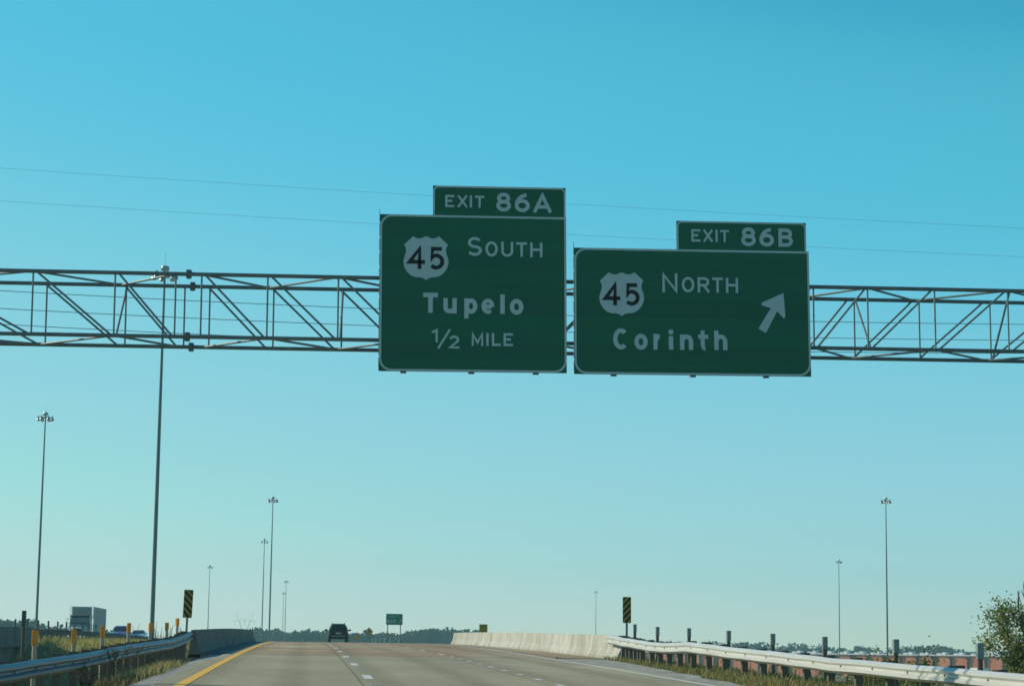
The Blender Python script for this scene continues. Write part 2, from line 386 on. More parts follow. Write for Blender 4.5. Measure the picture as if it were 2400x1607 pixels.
MT['parapet'] = concrete_mat('shaded stained parapet concrete', (.15, .15, .135), (.22, .215, .19), (.5, .5, .47))  # darker copy of the barrier concrete: shade put into the colour, stains on top
def barrier(ya, yb, xa, xb, side, seg=6.1):
    """New Jersey profile; side=+1: traffic face towards -X.  One mesh, with open joints between pours."""
    prof = [(0, 0), (0, .075), (.13, .33), (.19, .81), (.34, .81), (.42, .0)]
    mb = MB(); y = ya
    while y < yb - .1:
        ye = min(y + seg, yb) - .025
        rings = []
        for t in range(4):
            yy = lerp(y, ye, t / 3); X = lerp(xa, xb, (yy - ya) / (yb - ya))
            rings.append([(X + side * p, yy, hroad(yy) + q - .02 - (.12 if q == 0 else 0)) for p, q in prof])
        mb.loft(rings, True, True); y += seg
    return mb
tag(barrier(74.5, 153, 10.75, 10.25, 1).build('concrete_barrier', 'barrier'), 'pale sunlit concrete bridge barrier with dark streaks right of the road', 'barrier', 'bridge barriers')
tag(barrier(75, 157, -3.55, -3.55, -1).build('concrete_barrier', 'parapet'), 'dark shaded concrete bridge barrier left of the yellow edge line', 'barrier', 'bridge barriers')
def deckbox(ya, yb, xa, xb, za, zb):
    mb = MB(); rings = []
    for i in range(17):
        y = lerp(ya, yb, i / 16); h_ = hroad(y)
        rings.append([(xa, y, h_ + za), (xb, y, h_ + za), (xb, y, h_ + zb), (xa, y, h_ + zb)])
    mb.loft(rings, True, True); return mb
ov = thing('overpass_bridge', 'concrete overpass carrying the near roadway between the two barriers', 'bridge', (0, 0, 0))
deckbox(75, 157, -4.0, 11.2, -.35, -.035).build('deck', 'deckconc', ov)
for x in (-3.2, -.4, 2.4, 5.2, 8.0, 10.4): deckbox(75.3, 156.7, x - .25, x + .25, -1.5, -.352).build('girder', 'deckconc', ov)
for y in (98, 132):
    b_ = MB()
    for x in (-2, 3.6, 9.2): b_.tube((x, y, BASE - .5), (x, y, hroad(y) - 2.3), .45, n=12)
    b_.box(-3.6, 10.9, y - .55, y + .55, hroad(y) - 2.3, hroad(y) - 1.52); b_.build('pier', 'deckconc', ov)
ob = thing('opposite_bridge', 'dark shaded concrete bridge of the opposite roadway at the left edge', 'bridge', (0, 0, 0))
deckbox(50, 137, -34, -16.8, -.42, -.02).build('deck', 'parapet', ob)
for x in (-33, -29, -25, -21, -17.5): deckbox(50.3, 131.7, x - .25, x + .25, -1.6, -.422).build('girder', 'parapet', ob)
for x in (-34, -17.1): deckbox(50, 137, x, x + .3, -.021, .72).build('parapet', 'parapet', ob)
b_ = MB(); b_.box(-33.9, -16.9, 131.75, 136.8, BASE - 1, hroad(131) - .45); b_.build('abutment', 'parapet', ob)
for y in (78, 104):
    b_ = MB()
    for x in (-31, -25.4, -19.8): b_.tube((x, y, BASE - .5), (x, y, hroad(y) - 2.4), .45, n=12)
    b_.box(-33.4, -17.4, y - .55, y + .55, hroad(y) - 2.4, hroad(y) - 1.62); b_.build('pier', 'parapet', ob)

# ------------------------------------------------------------------ guardrails
WB = [(-.0, -.156), (.02, -.150), (.055, -.115), (.08, -.10), (.08, -.06), (.055, -.045), (.01, -.015), (.01, .015), (.055, .045), (.08, .06), (.08, .10), (.055, .115), (.02, .150), (0, .156)]
def wbeam(path, side, material, parent, wob=0., name='rail', thick=.012):
    """W-section beam swept along path [(x, y, ztop)]; side=+1 bulges towards -X"""
    mb = MB(); rings = []
    for x, y, z in path:
        o = [(x - side * (p + .0), y, z - .156 + q) for p, q in WB]
        inn = [(x - side * (p - thick), y, z - .156 + q) for p, q in reversed(WB)]
        rings.append(o + inn)
    mb.loft(rings, True, True)
    return mb.build(name, material, parent, smooth=True)
def path_pts(key, step=.6):
    ys = [k[0] for k in key]; out = []; y = ys[0]
    while y <= ys[-1] + 1e-6:
        out.append((interp(y, ys, [k[1] for k in key]), y, interp(y, ys, [k[2] for k in key]))); y += step
    return out
def smoothp(pts, n=3):
    for _ in range(n):
        pts = [pts[0]] + [tuple((a[i] + 2 * b[i] + c[i]) / 4 for i in range(3)) for a, b, c in zip(pts, pts[1:], pts[2:])] + [pts[-1]]
    return pts
def beam_bolts(path, side, rail_, step=4):
    b_ = MB(); b_.tube((-side * .008, 0, 0), (-side * .03, 0, 0), .02, n=6); first = None
    for x, y, z in path[2::step]:
        if y < 28: continue
        if first is None: first = b_.build('bolt', 'signpost', rail_); o = first
        else: o = first.copy(); COL.objects.link(o); o.parent = rail_
        o.location = (x, y, z - .156)
gr = thing('guardrail', 'sunlit white zinc guardrail with a dented stretch along the right grass verge', 'guardrail', (0, 0, 0), 'steel guardrails')
keyR = [(14, 13.2, .68), (30, 12.55, 1.02), (36, 11.95, 1.14), (46, 11.2, 1.36), (56, 10.72, 1.62), (59.5, 10.55, 1.73), (62, 10.50, 1.70), (66, 10.58, 1.74), (69, 10.62, 1.82), (73, 10.66, 1.93), (76.5, 10.74, 2.02)]
pr_ = smoothp(path_pts(keyR, .5), 3)
pr_ = [(x + .02 * noise.noise((y * .5, 1, 0)), y, z + .018 * noise.noise((y * .45, 2, 0))) for x, y, z in pr_]
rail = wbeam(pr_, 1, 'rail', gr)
beam_bolts(pr_, 1, rail)
def rail_posts(path, ys, side, parent, matname, lean=.05):
    for i, y in enumerate(ys):
        k = min(path, key=lambda p: abs(p[1] - y)); x, z = k[0], k[2]
        gz = terr(x + side * .3, y) - .15; a = (random.random() - .5) * lean
        mb = MB(); w = .075
        mb.loft([[(x + side * .21 - w + a0, y - w, zz), (x + side * .21 + w + a0, y - w, zz), (x + side * .21 + w + a0, y + w, zz), (x + side * .21 - w + a0, y + w, zz)] for zz, a0 in ((gz, a), (z + .03, 0))], True, True)
        po = mb.build('post', matname, parent)
        b2 = MB(); xa, xb = sorted((x + side * .125, x + side * .015)); b2.box(xa, xb, y - .07, y + .07, z - .33, z + .02)
        b2.build('blockout', 'wood', po)
ysR = [16 + 1.9 * i for i in range(29)] + [70 + .95 * i for i in range(5)]
rail_posts(pr_, ysR, 1, gr, 'wood')
gl = thing('guardrail', 'blue grey shaded guardrail among tall dry weeds left of the yellow line', 'guardrail', (0, 0, 0), 'steel guardrails')
keyL = [(12, -6.6, .60), (30, -5.35, .93), (35, -4.95, 1.05), (45, -4.4, 1.26), (54, -4.3, 1.44), (66, -4.05, 1.63), (69, -3.98, 1.71), (77, -3.86, 2.02)]
pl_ = smoothp(path_pts(keyL, .5), 4)
pl_ = [(x + .02 * noise.noise((y * .5, 11, 0)), y, z + .015 * noise.noise((y * .45, 12, 0))) for x, y, z in pl_]
rail = wbeam(pl_, -1, 'railshade', gl)
beam_bolts(pl_, -1, rail)
rail_posts(pl_, [14 + 1.9 * i for i in range(30)] + [71 + 1.0 * i for i in range(4)], -1, gl, 'wood')
go = thing('guardrail', 'thin dark guardrail of the opposite roadway above the grass bank', 'guardrail', (0, 0, 0), 'steel guardrails')
po_ = [(-17.0, y, hroad(y) + interp(y, [131, 210, 300], [.62, .5, .5])) for y in range(132, 300, 3)]
wbeam(po_, 1, 'raildark', go)
rail_posts(po_, [133 + 2.9 * i for i in range(45)], -1, go, 'wood', 0)

# ------------------------------------------------------------------ overhead sign gantry
G0 = Vector((0, 43.0, 6.93)); CANT = .0088
gu = Vector((cos(CANT), 0, sin(CANT))); gv = Vector((-sin(CANT), 0, cos(CANT)))
def G(a, b, d): return G0 + gu * a + gv * b + Vector((0, d, 0))
ga = thing('sign_gantry', 'tubular steel truss gantry spanning the roadway and carrying the green signs', 'gantry', (0, 0, 0))
# chord heights relative to the gantry frame
Z_T, Z_B, D_F, D_K = 1.955, .675, .35, 1.85
A0, A1, SPL = -11.0, 16.2, -2.52
def chord(a0, a1, b, d): 
    mb = MB(); mb.tube(G(a0, b, d), G(a1, b, d), .041, n=12); return mb.build('chord', 'truss', ga, True)
for b in (Z_T, Z_B):
    for d in (D_F, D_K):
        c_ = chord(A0, SPL, b, d); chord(SPL, A1, b, d)
        mb = MB()
        mb.tube(G(SPL - .032, b, d), G(SPL - .004, b, d), .098, n=16); mb.tube(G(SPL + .004, b, d), G(SPL + .032, b, d), .098, n=16)
        for k in range(8):
            q = 2 * pi * k / 8
            p_ = lambda a: G(a, b + .075 * cos(q), d + .075 * sin(q))
            mb.tube(p_(SPL - .055), p_(SPL + .055), .011, n=6)
        mb.build('splice_flange', 'truss', c_)
def member(name, p, q, r=.019):
    mb = MB(); mb.tube(p, q, r, n=8); return mb.build(name, 'brace', ga, True)
panels = [-11.0, -9.55, -8.1, -5.62, -3.99, -2.78, None, -2.26, -.93, .50, 1.93, 3.37, 4.8, 6.2, 7.6, 9.05, 10.35, 11.50, 12.93, 14.5, 16.2]
idx = 0
for i, a in enumerate(panels):
    if a is None: continue
    off = .10
    member('vertical_strut', G(a, Z_B, D_F), G(a, Z_T, D_F)); member('vertical_strut', G(a + off, Z_B, D_K), G(a + off, Z_T, D_K))
    idx += 1
    if idx % 2 and i not in (5, 7): member('sway_brace', G(a + .05, Z_B if idx % 4 == 1 else Z_T, D_F), G(a + .12, Z_T if idx % 4 == 1 else Z_B, D_K), .024)
    if i + 1 < len(panels) and panels[i + 1] is not None:
        b = panels[i + 1]
        rgt = a > 3.2
        for d in (D_F, D_K):
            if rgt: member('diagonal_brace', G(a + .06, Z_B, d), G(b - .04, Z_T, d), .022)
            else: member('diagonal_brace', G(a + .06, Z_T, d), G(b - .04, Z_B, d), .022)
        fl = i % 2
        member('plan_brace', G(a, Z_T, D_F if fl else D_K), G(b, Z_T, D_K if fl else D_F), .024)
        member('plan_brace', G(a, Z_B, D_K if fl else D_F), G(b, Z_B, D_F if fl else D_K), .024)
for a in (A0 + .3, A1 - .3):
    top = G(a, Z_B - .12, (D_F + D_K) / 2); gz = terr(top.x, top.y) - .2
    mb = MB(); mb.tube((top.x, top.y, gz), (top.x, top.y, top.z), .22, .17, n=20)
    mb.tube((top.x, top.y, gz), (top.x, top.y, gz + .45), .5, .5, n=20); mb.build('column', 'truss', ga, True)
    mb = MB(); mb.tube(G(a, Z_B - .1, D_F - .3), G(a, Z_B - .1, D_K + .3), .08, n=10); mb.build('saddle', 'truss', ga, True)

# --- stroke lettering (round-stroke road alphabet drawn from its own strokes)
def arc(cx, cy, rx, ry, a0, a1, n=18):
    return [(cx + rx * cos(radians(lerp(a0, a1, i / n))), cy + ry * sin(radians(lerp(a0, a1, i / n)))) for i in range(n + 1)]
def ell(cx, cy, rx, ry): return arc(cx, cy, rx, ry, 0, 360, 36)[:-1] + ['close']
GL = {
 'E': [[(1, 1), (0, 1), (0, 0), (1, 0)], [(0, .52), (.86, .52)]],
 'X': [[(0, 0), (1, 1)], [(0, 1), (1, 0)]],
 'I': [[(.5, 0), (.5, 1)]], 'l': [[(.5, 0), (.5, 1)]],
 'T': [[(0, 1), (1, 1)], [(.5, 1), (.5, 0)]],
 '8': [ell(.5, .76, .43, .24), ell(.5, .27, .5, .27)],
 '6': [ell(.5, .31, .5, .31), arc(.92, .31, .92, .69, 180, 92)],
 'A': [[(0, 0), (.5, 1), (1, 0)], [(.2, .26), (.8, .26)]],
 'B': [[(0, 0), (0, 1)], [(.05, 1), (.55, 1)] + arc(.55, .765, .38, .235, 90, -90) + [(.05, .53)], [(.5, .53)] + arc(.55, .265, .45, .265, 90, -90) + [(.05, 0)]],
 'S': [arc(.5, .745, .46, .255, 28, 268, 20) + arc(.5, .245, .5, .245, 88, -155, 20)],
 'O': [ell(.5, .5, .5, .5)], 'o': [ell(.5, .5, .5, .5)],
 'U': [[(0, 1), (0, .36)] + arc(.5, .36, .5, .36, 180, 360) + [(1, 1)]],
 'H': [[(0, 0), (0, 1)], [(1, 0), (1, 1)], [(0, .52), (1, .52)]],
 'N': [[(0, 0), (0, 1), (1, 0), (1, 1)]],
 'R': [[(0, 0), (0, 1)], [(.05, 1), (.55, 1)] + arc(.55, .74, .43, .26, 90, -90) + [(.05, .48)], [(.5, .48), (1, 0)]],
 'M': [[(0, 0), (0, 1), (.5, .18), (1, 1), (1, 0)]],
 'L': [[(0, 1), (0, 0), (1, 0)]],
 'C': [arc(.5, .5, .5, .5, 48, 312, 28)],
 '1': [[(-.12, .84), (.5, 1), (.5, 0)]],
 '2': [arc(.5, .72, .48, .28, 165, -32, 18) + [(0, 0), (1, 0)]],
 '/': [[(0, 0), (1, 1)]],
 '4': [[(.74, 0), (.74, 1), (0, .28), (1, .28)]],
 '5': [[(.96, 1), (.16, 1), (.08, .50)] + arc(.46, .325, .54, .325, 128, -138, 20)],
 'u': [[(0, 1), (0, .34)] + arc(.5, .34, .5, .34, 180, 340, 14), [(1, 1), (1, 0)]],
 'p': [[(0, 1), (0, -.42)], ell(.52, .5, .48, .5)],
 'e': [arc(.5, .5, .5, .5, -4, 308, 28), [(.1, .47), (.96, .47)]],
 'r': [[(0, 0), (0, 1)], arc(.95, .36, .95, .62, 180, 92, 12)],
 'i': [[(.5, 0), (.5, .72)]],
 'n': [[(0, 0), (0, 1)], arc(.5, .56, .5, .44, 180, 0, 16) + [(1, 0)]],
 't': [[(.40, 1), (.40, .26)] + arc(.78, .26, .38, .26, 180, 280, 8), [(0, .74), (1, .74)]],
 'h': [[(0, 0), (0, 1)], arc(.5, .42, .5, .33, 180, 0, 16) + [(1, 0)]],
}
def ribbon(mb, pts, w, fr, depth):
    closed = pts[-1] == 'close'
    p = []
    for q in pts:
        if q != 'close' and not (p and (Vector(q) - p[-1]).length < 1e-5): p.append(Vector(q))
    n = len(p); L = []; R = []
    for i in range(n):
        a = p[i - 1] if (i or closed) else None; b = p[(i + 1) % n] if (i < n - 1 or closed) else None
        d1 = (p[i] - a).normalized() if a is not None else None; d2 = (b - p[i]).normalized() if b is not None else None
        if d1 is None: d1 = d2
        if d2 is None: d2 = d1
        t = (d1 + d2); t = t.normalized() if t.length > 1e-4 else d1
        nn = Vector((-t.y, t.x)); k = min(2.2, 1 / max(.2, nn.dot(Vector((-d1.y, d1.x)))))
        L.append(p[i] + nn * w / 2 * k); R.append(p[i] - nn * w / 2 * k)
    vs_ = [fr(q.x, q.y, depth) for q in L] + [fr(q.x, q.y, depth) for q in R]
    m_ = n if closed else n - 1
    mb.add(vs_, [(i, n + i, n + (i + 1) % n, (i + 1) % n) for i in range(m_)])
def letter(mb, ch, x0, x1, y0, y1, w, fr, d):
    """fit one character's outer box; w is the stroke"""
    a0, a1, b0, b1 = x0 + w / 2, x1 - w / 2, y0 + w / 2, y1 - w / 2
    if ch in 'Il1i' : a0 = a1 = (x0 + x1) / 2; a0 -= .06; a1 += .06
    for k, st in enumerate(GL[ch]):
        pts = [q if q == 'close' else (lerp(a0, a1, q[0]), lerp(b0, b1, q[1])) for q in st]
        if pts[-1] != 'close':                       # straight ends run on to the edge of the box
            for e_, n_, raw in ((0, 1, st[0]), (-1, -2, st[-1])):
                dx, dy = pts[e_][0] - pts[n_][0], pts[e_][1] - pts[n_][1]; ln = math.hypot(dx, dy)
                if (abs(dy) > abs(dx) * .8 and (raw[1] <= .001 or raw[1] >= .999)) or (abs(dx) > abs(dy) and (raw[0] <= .001 or raw[0] >= .999)):
                    pts[e_] = (pts[e_][0] + dx / ln * w / 2, pts[e_][1] + dy / ln * w / 2)
        ribbon(mb, pts, w, fr, d - .0006 * k)
    if ch == 'i':
        c = ((x0 + x1) / 2, y1 - w * .55); n = 14
        mb.add([fr(c[0] + w * .58 * cos(2 * pi * i / n), c[1] + w * .58 * sin(2 * pi * i / n), d) for i in range(n)], [tuple(range(n))])
def rrect(x0, x1, y0, y1, r, corners='1111', n=8):
    pts = []
    for k, (cx_, cy_, a) in enumerate(((x1 - r, y0 + r, -90), (x1 - r, y1 - r, 0), (x0 + r, y1 - r, 90), (x0 + r, y0 + r, 180))):
        if corners[k] == '1': pts += arc(cx_, cy_, r, r, a, a + 90, n)
        else: pts.append(((x1, y0), (x1, y1), (x0, y1), (x0, y0))[k])
    return pts
def sign(name, label, BL, W, H, tab, zmap, texts, shield, tabtexts, brk, arrow=None, cant=.0135):
    s_u = Vector((cos(cant), 0, sin(cant))); s_v = Vector((-sin(cant), 0, cos(cant)))
    root = thing(name, label, 'road sign', BL, 'overhead exit signs')
    fr = lambda a, b, d: s_u * a + s_v * b + Vector((0, d, 0))
    (ox, oy), (exx, exy), (eyx, eyy) = zmap
    det = exx * eyy - exy * eyx
    def loc(zx, zy):
        dx, dy = zx - ox, zy - oy
        return ((dx * eyy - dy * eyx) / det * W, (exx * dy - exy * dx) / det * H)
    sc = W / exx
    mb = MB(); mb.prism([(0, 0), (W, 0), (W, H), (0, H)], 0, .06, fr); mb.build('panel', 'green', root)
    bw = .042
    mb = MB(); ribbon(mb, rrect(bw / 2, W - bw / 2, bw / 2, H - bw / 2, .23, '11%d1' % 1 if False else ('1' + '0' + '11')) + ['close'], bw, fr, -.004)
    mb.build('border', 'legend', root)
    # exit tab
    t0, t1, th = tab
    tb = MB(); tb.prism([(t0, H + .004), (t1, H + .004), (t1, H + th), (t0, H + th)], .003, .055, fr); tb_o = tb.build('exit_tab', 'green', root)
    mb = MB(); b2 = .036
    ribbon(mb, [(t1 - b2 / 2, H + .006)] + arc(t1 - b2 / 2 - .1, H + th - b2 / 2 - .1, .1, .1, 0, 90, 8) + arc(t0 + b2 / 2 + .1, H + th - b2 / 2 - .1, .1, .1, 90, 180, 8) + [(t0 + b2 / 2, H + .006)], b2, fr, -.002)
    mb.build('tab_border', 'legend', tb_o)
    for ch, x0, x1, y0, y1, w in tabtexts:
        mb = MB(); a0, b0 = loc(x0, y1); a1, _ = loc(x1, y1); _, b1 = loc(x0, y0); letter(mb, ch, a0, a1, b0, b1, w, fr, -.003)
        mb.build('letter', 'legend', tb_o)
    for nm, chars in texts:
        for ch, x0, x1, y0, y1, w in chars:
            a0, b0 = loc(x0, y1); a1, _ = loc(x1, y1); _, b1 = loc(x0, y0)
            mb = MB(); letter(mb, ch, a0, a1, b0, b1, w, fr, -.006); mb.build('letter', 'legend', root)
    # route shield
    (x0, x1, y0, y1), digs = shield
    half = [(.5, .0), (.485, .035), (.42, .07), (.36, .082), (.27, .085), (.17, .12), (.085, .20), (.025, .30), (0, .41), (.012, .50), (.045, .60), (.062, .67), (.05, .74), (.015, .805), (.215, .995), (.26, .965), (.32, .945), (.38, .948), (.44, .968), (.5, .995)]
    half[0] = (.5, .0)
    full = half + [(1 - a, b) for a, b in reversed(half[1:-1])]
    lp = []
    for a, b in full: lp.append(loc(lerp(x0, x1, a), lerp(y1, y0, b)))
    mb = MB(); c_ = loc((x0 + x1) / 2, (y0 + y1) / 2); n = len(lp)
    mb.add([fr(a, b, -.005) for a, b in lp] + [fr(c_[0], c_[1], -.005)], [((i + 1) % n, i, n) for i in range(n)])
    sh_ = mb.build('route_shield', 'legend', root)
    for ch, x0, x1, y0, y1, w in digs:
        a0, b0 = loc(x0, y1); a1, _ = loc(x1, y1); _, b1 = loc(x0, y0); mb = MB(); letter(mb, ch, a0, a1, b0, b1, w, fr, -.009)
        mb.build('route_digit', 'black', sh_)
    if arrow:
        lp = [loc(*q) for q in arrow]; mb = MB(); n = len(lp)
        mb.add([fr(a, b, -.006) for a, b in lp], [tuple(range(n))]); mb.build('arrow', 'legend', root)
    for zx in brk:
        a = loc(zx, oy)[0]
        mb = MB(); mb.prism([(a - .04, -.02), (a + .04, -.02), (a + .04, H + (th if t0 < a < t1 else 0) - .05), (a - .04, H + (th if t0 < a < t1 else 0) - .05)], .063, .20, fr)
        mb.prism([(a - .06, -.03), (a + .06, -.03), (a + .06, .0), (a - .06, .0)], .062, .14, fr)
        mb.build('mounting_beam', 'truss', root)
    mb = MB()
    k = 0
    while k * .305 < H:
        mb.prism([(-.012, k * .305 + .02), (-.002, k * .305 + .02), (-.002, k * .305 + .27), (-.012, k * .305 + .27)], .01, .05, fr); k += 1
    mb.build('edge_trim', 'signpost', root)
    return root
w1 = .064
sign('exit_sign', 'overhead green exit sign reading EXIT 86A, 45 South, Tupelo, 1/2 mile', (1.335, 43.0, 6.945), 3.81, 3.21, (1.075, 3.80, .615),
     ((60, 1467), (1408, 20), (5, -1174)),
     [('direction_word', [('S', 722, 831, 464, 606, 0.0582), ('O', 857, 951, 497, 611, 0.0515), ('U', 977, 1068, 500, 613, 0.0515), ('T', 1091, 1173, 503, 613, 0.0493), ('H', 1197, 1290, 505, 617, 0.0515)]),
      ('destination_name', [('T', 388, 499, 884, 1036, 0.0941), ('u', 540, 641, 925, 1040, 0.0896), ('p', 697, 796, 927, 1043, 0.0896), ('e', 827, 923, 929, 1043, 0.0829), ('l', 969, 1001, 897, 1044, 0.0918), ('o', 1040, 1143, 931, 1050, 0.0896)]),
      ('distance_text', [('1', 478, 502, 1157, 1256, 0.0470), ('/', 497, 594, 1157, 1303, 0.0448), ('2', 582, 660, 1206, 1303, 0.0470), ('M', 752, 840, 1186, 1282, 0.0470), ('I', 858, 884, 1187, 1283, 0.0470), ('L', 904, 972, 1188, 1284, 0.0470), ('E', 992, 1063, 1189, 1285, 0.0470)])],
     ((240, 580, 458, 797), [('4', 272, 402, 539, 706, .08), ('5', 431, 547, 540, 711, .08)]),
     [('E', 555, 623, 145, 238, 0.0448), ('X', 648, 722, 147, 239, 0.0448), ('I', 738, 760, 149, 240, 0.0448), ('T', 780, 850, 150, 241, 0.0448), ('8', 941, 1053, 126, 269, 0.0762), ('6', 1081, 1196, 130, 273, 0.0762), ('A', 1223, 1362, 133, 276, 0.0739)],
     (243, 752, 1237))
sign('exit_sign', 'overhead green exit sign reading EXIT 86B, 45 North, Corinth, with slanted arrow', (5.305, 43.0, 6.985), 4.89, 2.60, (2.13, 4.84, .60),
     ((165, 1418), (1998, 42), (-2, -1063)),
     [('direction_word', [('N', 906, 1036, 577, 737, 0.0582), ('O', 1072, 1178, 608, 739, 0.0515), ('R', 1206, 1307, 612, 742, 0.0515), ('T', 1331, 1421, 616, 743, 0.0493), ('H', 1447, 1551, 619, 746, 0.0515)]),
      ('destination_name', [('C', 488, 622, 1040, 1217, 0.0918), ('o', 667, 779, 1087, 1221, 0.0896), ('r', 827, 902, 1090, 1222, 0.0874), ('i', 958, 994, 1054, 1223, 0.0918), ('n', 1052, 1163, 1096, 1226, 0.0896), ('t', 1206, 1292, 1064, 1231, 0.0829), ('h', 1342, 1453, 1066, 1230, 0.0896)])],
     ((373, 752, 565, 945), [('4', 409, 551, 656, 845, .08), ('5', 587, 714, 659, 849, .08)]),
     [('E', 1157, 1234, 202, 307, 0.0448), ('X', 1260, 1340, 205, 310, 0.0448), ('I', 1362, 1384, 207, 311, 0.0448), ('T', 1403, 1480, 209, 313, 0.0448), ('8', 1583, 1708, 186, 347, 0.0762), ('6', 1739, 1864, 191, 351, 0.0762), ('B', 1902, 2027, 196, 354, 0.0762)],
     (497, 1165, 1785), [(1937, 750), (1950, 938), (1946, 960), (1936, 965), (1927, 956), (1880, 905), (1783, 1090), (1718, 1051), (1828, 878), (1760, 857), (1747, 846), (1752, 832)])

# ------------------------------------------------------------------ high-mast lights
def make_mast(H=35.):
    r = thing('high_mast_light', 'x', 'light pole', (0, 0, 0), 'high mast lighting poles')
    mb = MB(); mb.lathe([(.20, 0), (.20, .3), (.18, 1.5), (.132, H * .6), (.075, H - .6)], 16); mb.build('pole', 'pole', r, True)
    mb = MB(); mb.lathe([(.42, -.4), (.42, .05), (.4, .06)], 16); mb.build('base_flange', 'steel', r)
    mb = MB(); mb.lathe([(.09, H - .65), (.14, H - .6), (.14, H - .35), (.24, H - .3), (.33, H - .22), (.33, H - .08), (.28, H + .02), (.12, H + .07), (.02, H + .08)], 18); mb.build('head_cap', 'lamp', r, True)
    mb = MB(); mb.tube((0, 0, H + .12), (0, 0, H + 1.1), .012, n=6); mb.build('lightning_rod', 'steel', r)
    mb = MB(); n = 30; R = .5
    for i in range(n):
        a, b = 2 * pi * i / n, 2 * pi * (i + 1) / n
        mb.tube((R * cos(a), R * sin(a), H - .62), (R * cos(b), R * sin(b), H - .62), .035, n=6)
    for i in range(3):
        a = 2 * pi * i / 3; mb.tube((.15 * cos(a), .15 * sin(a), H - .5), (R * cos(a), R * sin(a), H - .62), .03, n=6)
    mb.build('ring', 'steel', r)
    for i in range(6):
        a = 2 * pi * (i + .3) / 6; c = (.82 * cos(a), .82 * sin(a))
        mb = MB(); mb.lathe([(.07, H - .40), (.11, H - .44), (.12, H - .66), (.16, H - .70), (.22, H - .90), (.225, H - .94)], 14, c)
        mb.tube((R * cos(a), R * sin(a), H - .62), (c[0], c[1], H - .58), .03, n=6)
        lm = mb.build('luminaire', 'lamp', r, True)
        mb = MB(); mb.lathe([(.215, H - .945), (.17, H - .99), (.06, H - 1.02), (.01, H - 1.025)], 14, c); mb.build('lens', 'lampglass', lm, True)
    return r
MH = 35.
mast = make_mast(MH)
masts = [  # photo x, y of the head's top; x of the foot; label
    (387, 625, 357, 'tallest and nearest high mast light, its head seen against the gantry truss'),
    (107, 967, 84, 'second largest high mast light, far left, its foot beside an orange post'),
    (640, 1164, 629, 'taller of the two high masts standing close together left of the black vehicle'),
    (620, 1263, 612, 'shorter of the two high masts standing close together left of the black vehicle'),
    (492, 1324, 485, 'thin high mast light right of the left striped marker, behind the dark barrier'),
    (671, 1359, 663, 'taller of the two tiny pale masts just left of the black vehicle'),
    (665, 1387, 660, 'shortest tiny pale mast, its head just below its close neighbour left of the black vehicle'),
    (1397, 1384, 1396, 'small lone high mast light above the sunlit barrier, left of the right striped marker'),
    (1966, 1311, 1967, 'shorter of the two high masts in front of the brick building'),
    (2076, 1166, 2081, 'taller of the two high masts in front of the brick building')]
for i, (px, py, fx, lab) in enumerate(masts):
    hz = 1527 + (px - 1200) * .0131
    Y = 5040 * (MH - 6.7) / (hz - py)                     # all masts alike: the height above the eye gives the distance
    p = at(px, py, Y)
    q = at(fx, 1510, Y)
    gz = p.z - MH
    loc = (p.x + (q.x - p.x) * 0, Y, gz)
    if i == 0:
        mast.location = loc; mast['label'] = lab; mast.rotation_euler.z = .5
    else: dup(mast, loc, lab, .5 + i * 1.3)

# ------------------------------------------------------------------ power lines and the far pylon
cables = [
    ('faint topmost power line crossing the sky behind the left exit tab', [(0, 394), (1000, 458), (1329, 478), (2400, 535)], .008, 1.),
    ('faint second power line from the top, passing behind the right exit tab', [(0, 471), (886, 524), (1588, 564), (2400, 602)], .008, 1.),
    ('uppermost of the three power lines seen through the truss', [(0, 681), (450, 704.5), (889, 724), (1899, 753), (2400, 760)], .025, 1.),
    ('middle of the three power lines seen through the truss', [(0, 723), (500, 747), (889, 764), (1899, 791.5), (2400, 797)], .025, 1.),
    ('lowest of the three power lines seen through the truss, near its bottom chords', [(0, 760), (230, 771), (889, 801), (2202, 826), (2400, 828)], .025, 1.)]
def lagr(x, pts):
    """least squares parabola through pts"""
    import numpy as np
    c = np.polyfit([p[0] / 1000 for p in pts], [p[1] for p in pts], 2); return float(np.polyval(c, x / 1000))
for lab, pts, r, _ in cables:
    mb = MB(); pp = []
    for i in range(41):
        px = -500 + 3400 * i / 40
        pp.append(at(px, lagr(px, pts), 150 + (px / 2400) * 18))
    for a, b in zip(pp, pp[1:]): mb.tube(a, b, r, n=5, caps=False)
    tag(mb.build('power_line', 'cable', smooth=True), lab, 'power line', 'power lines across the sky')
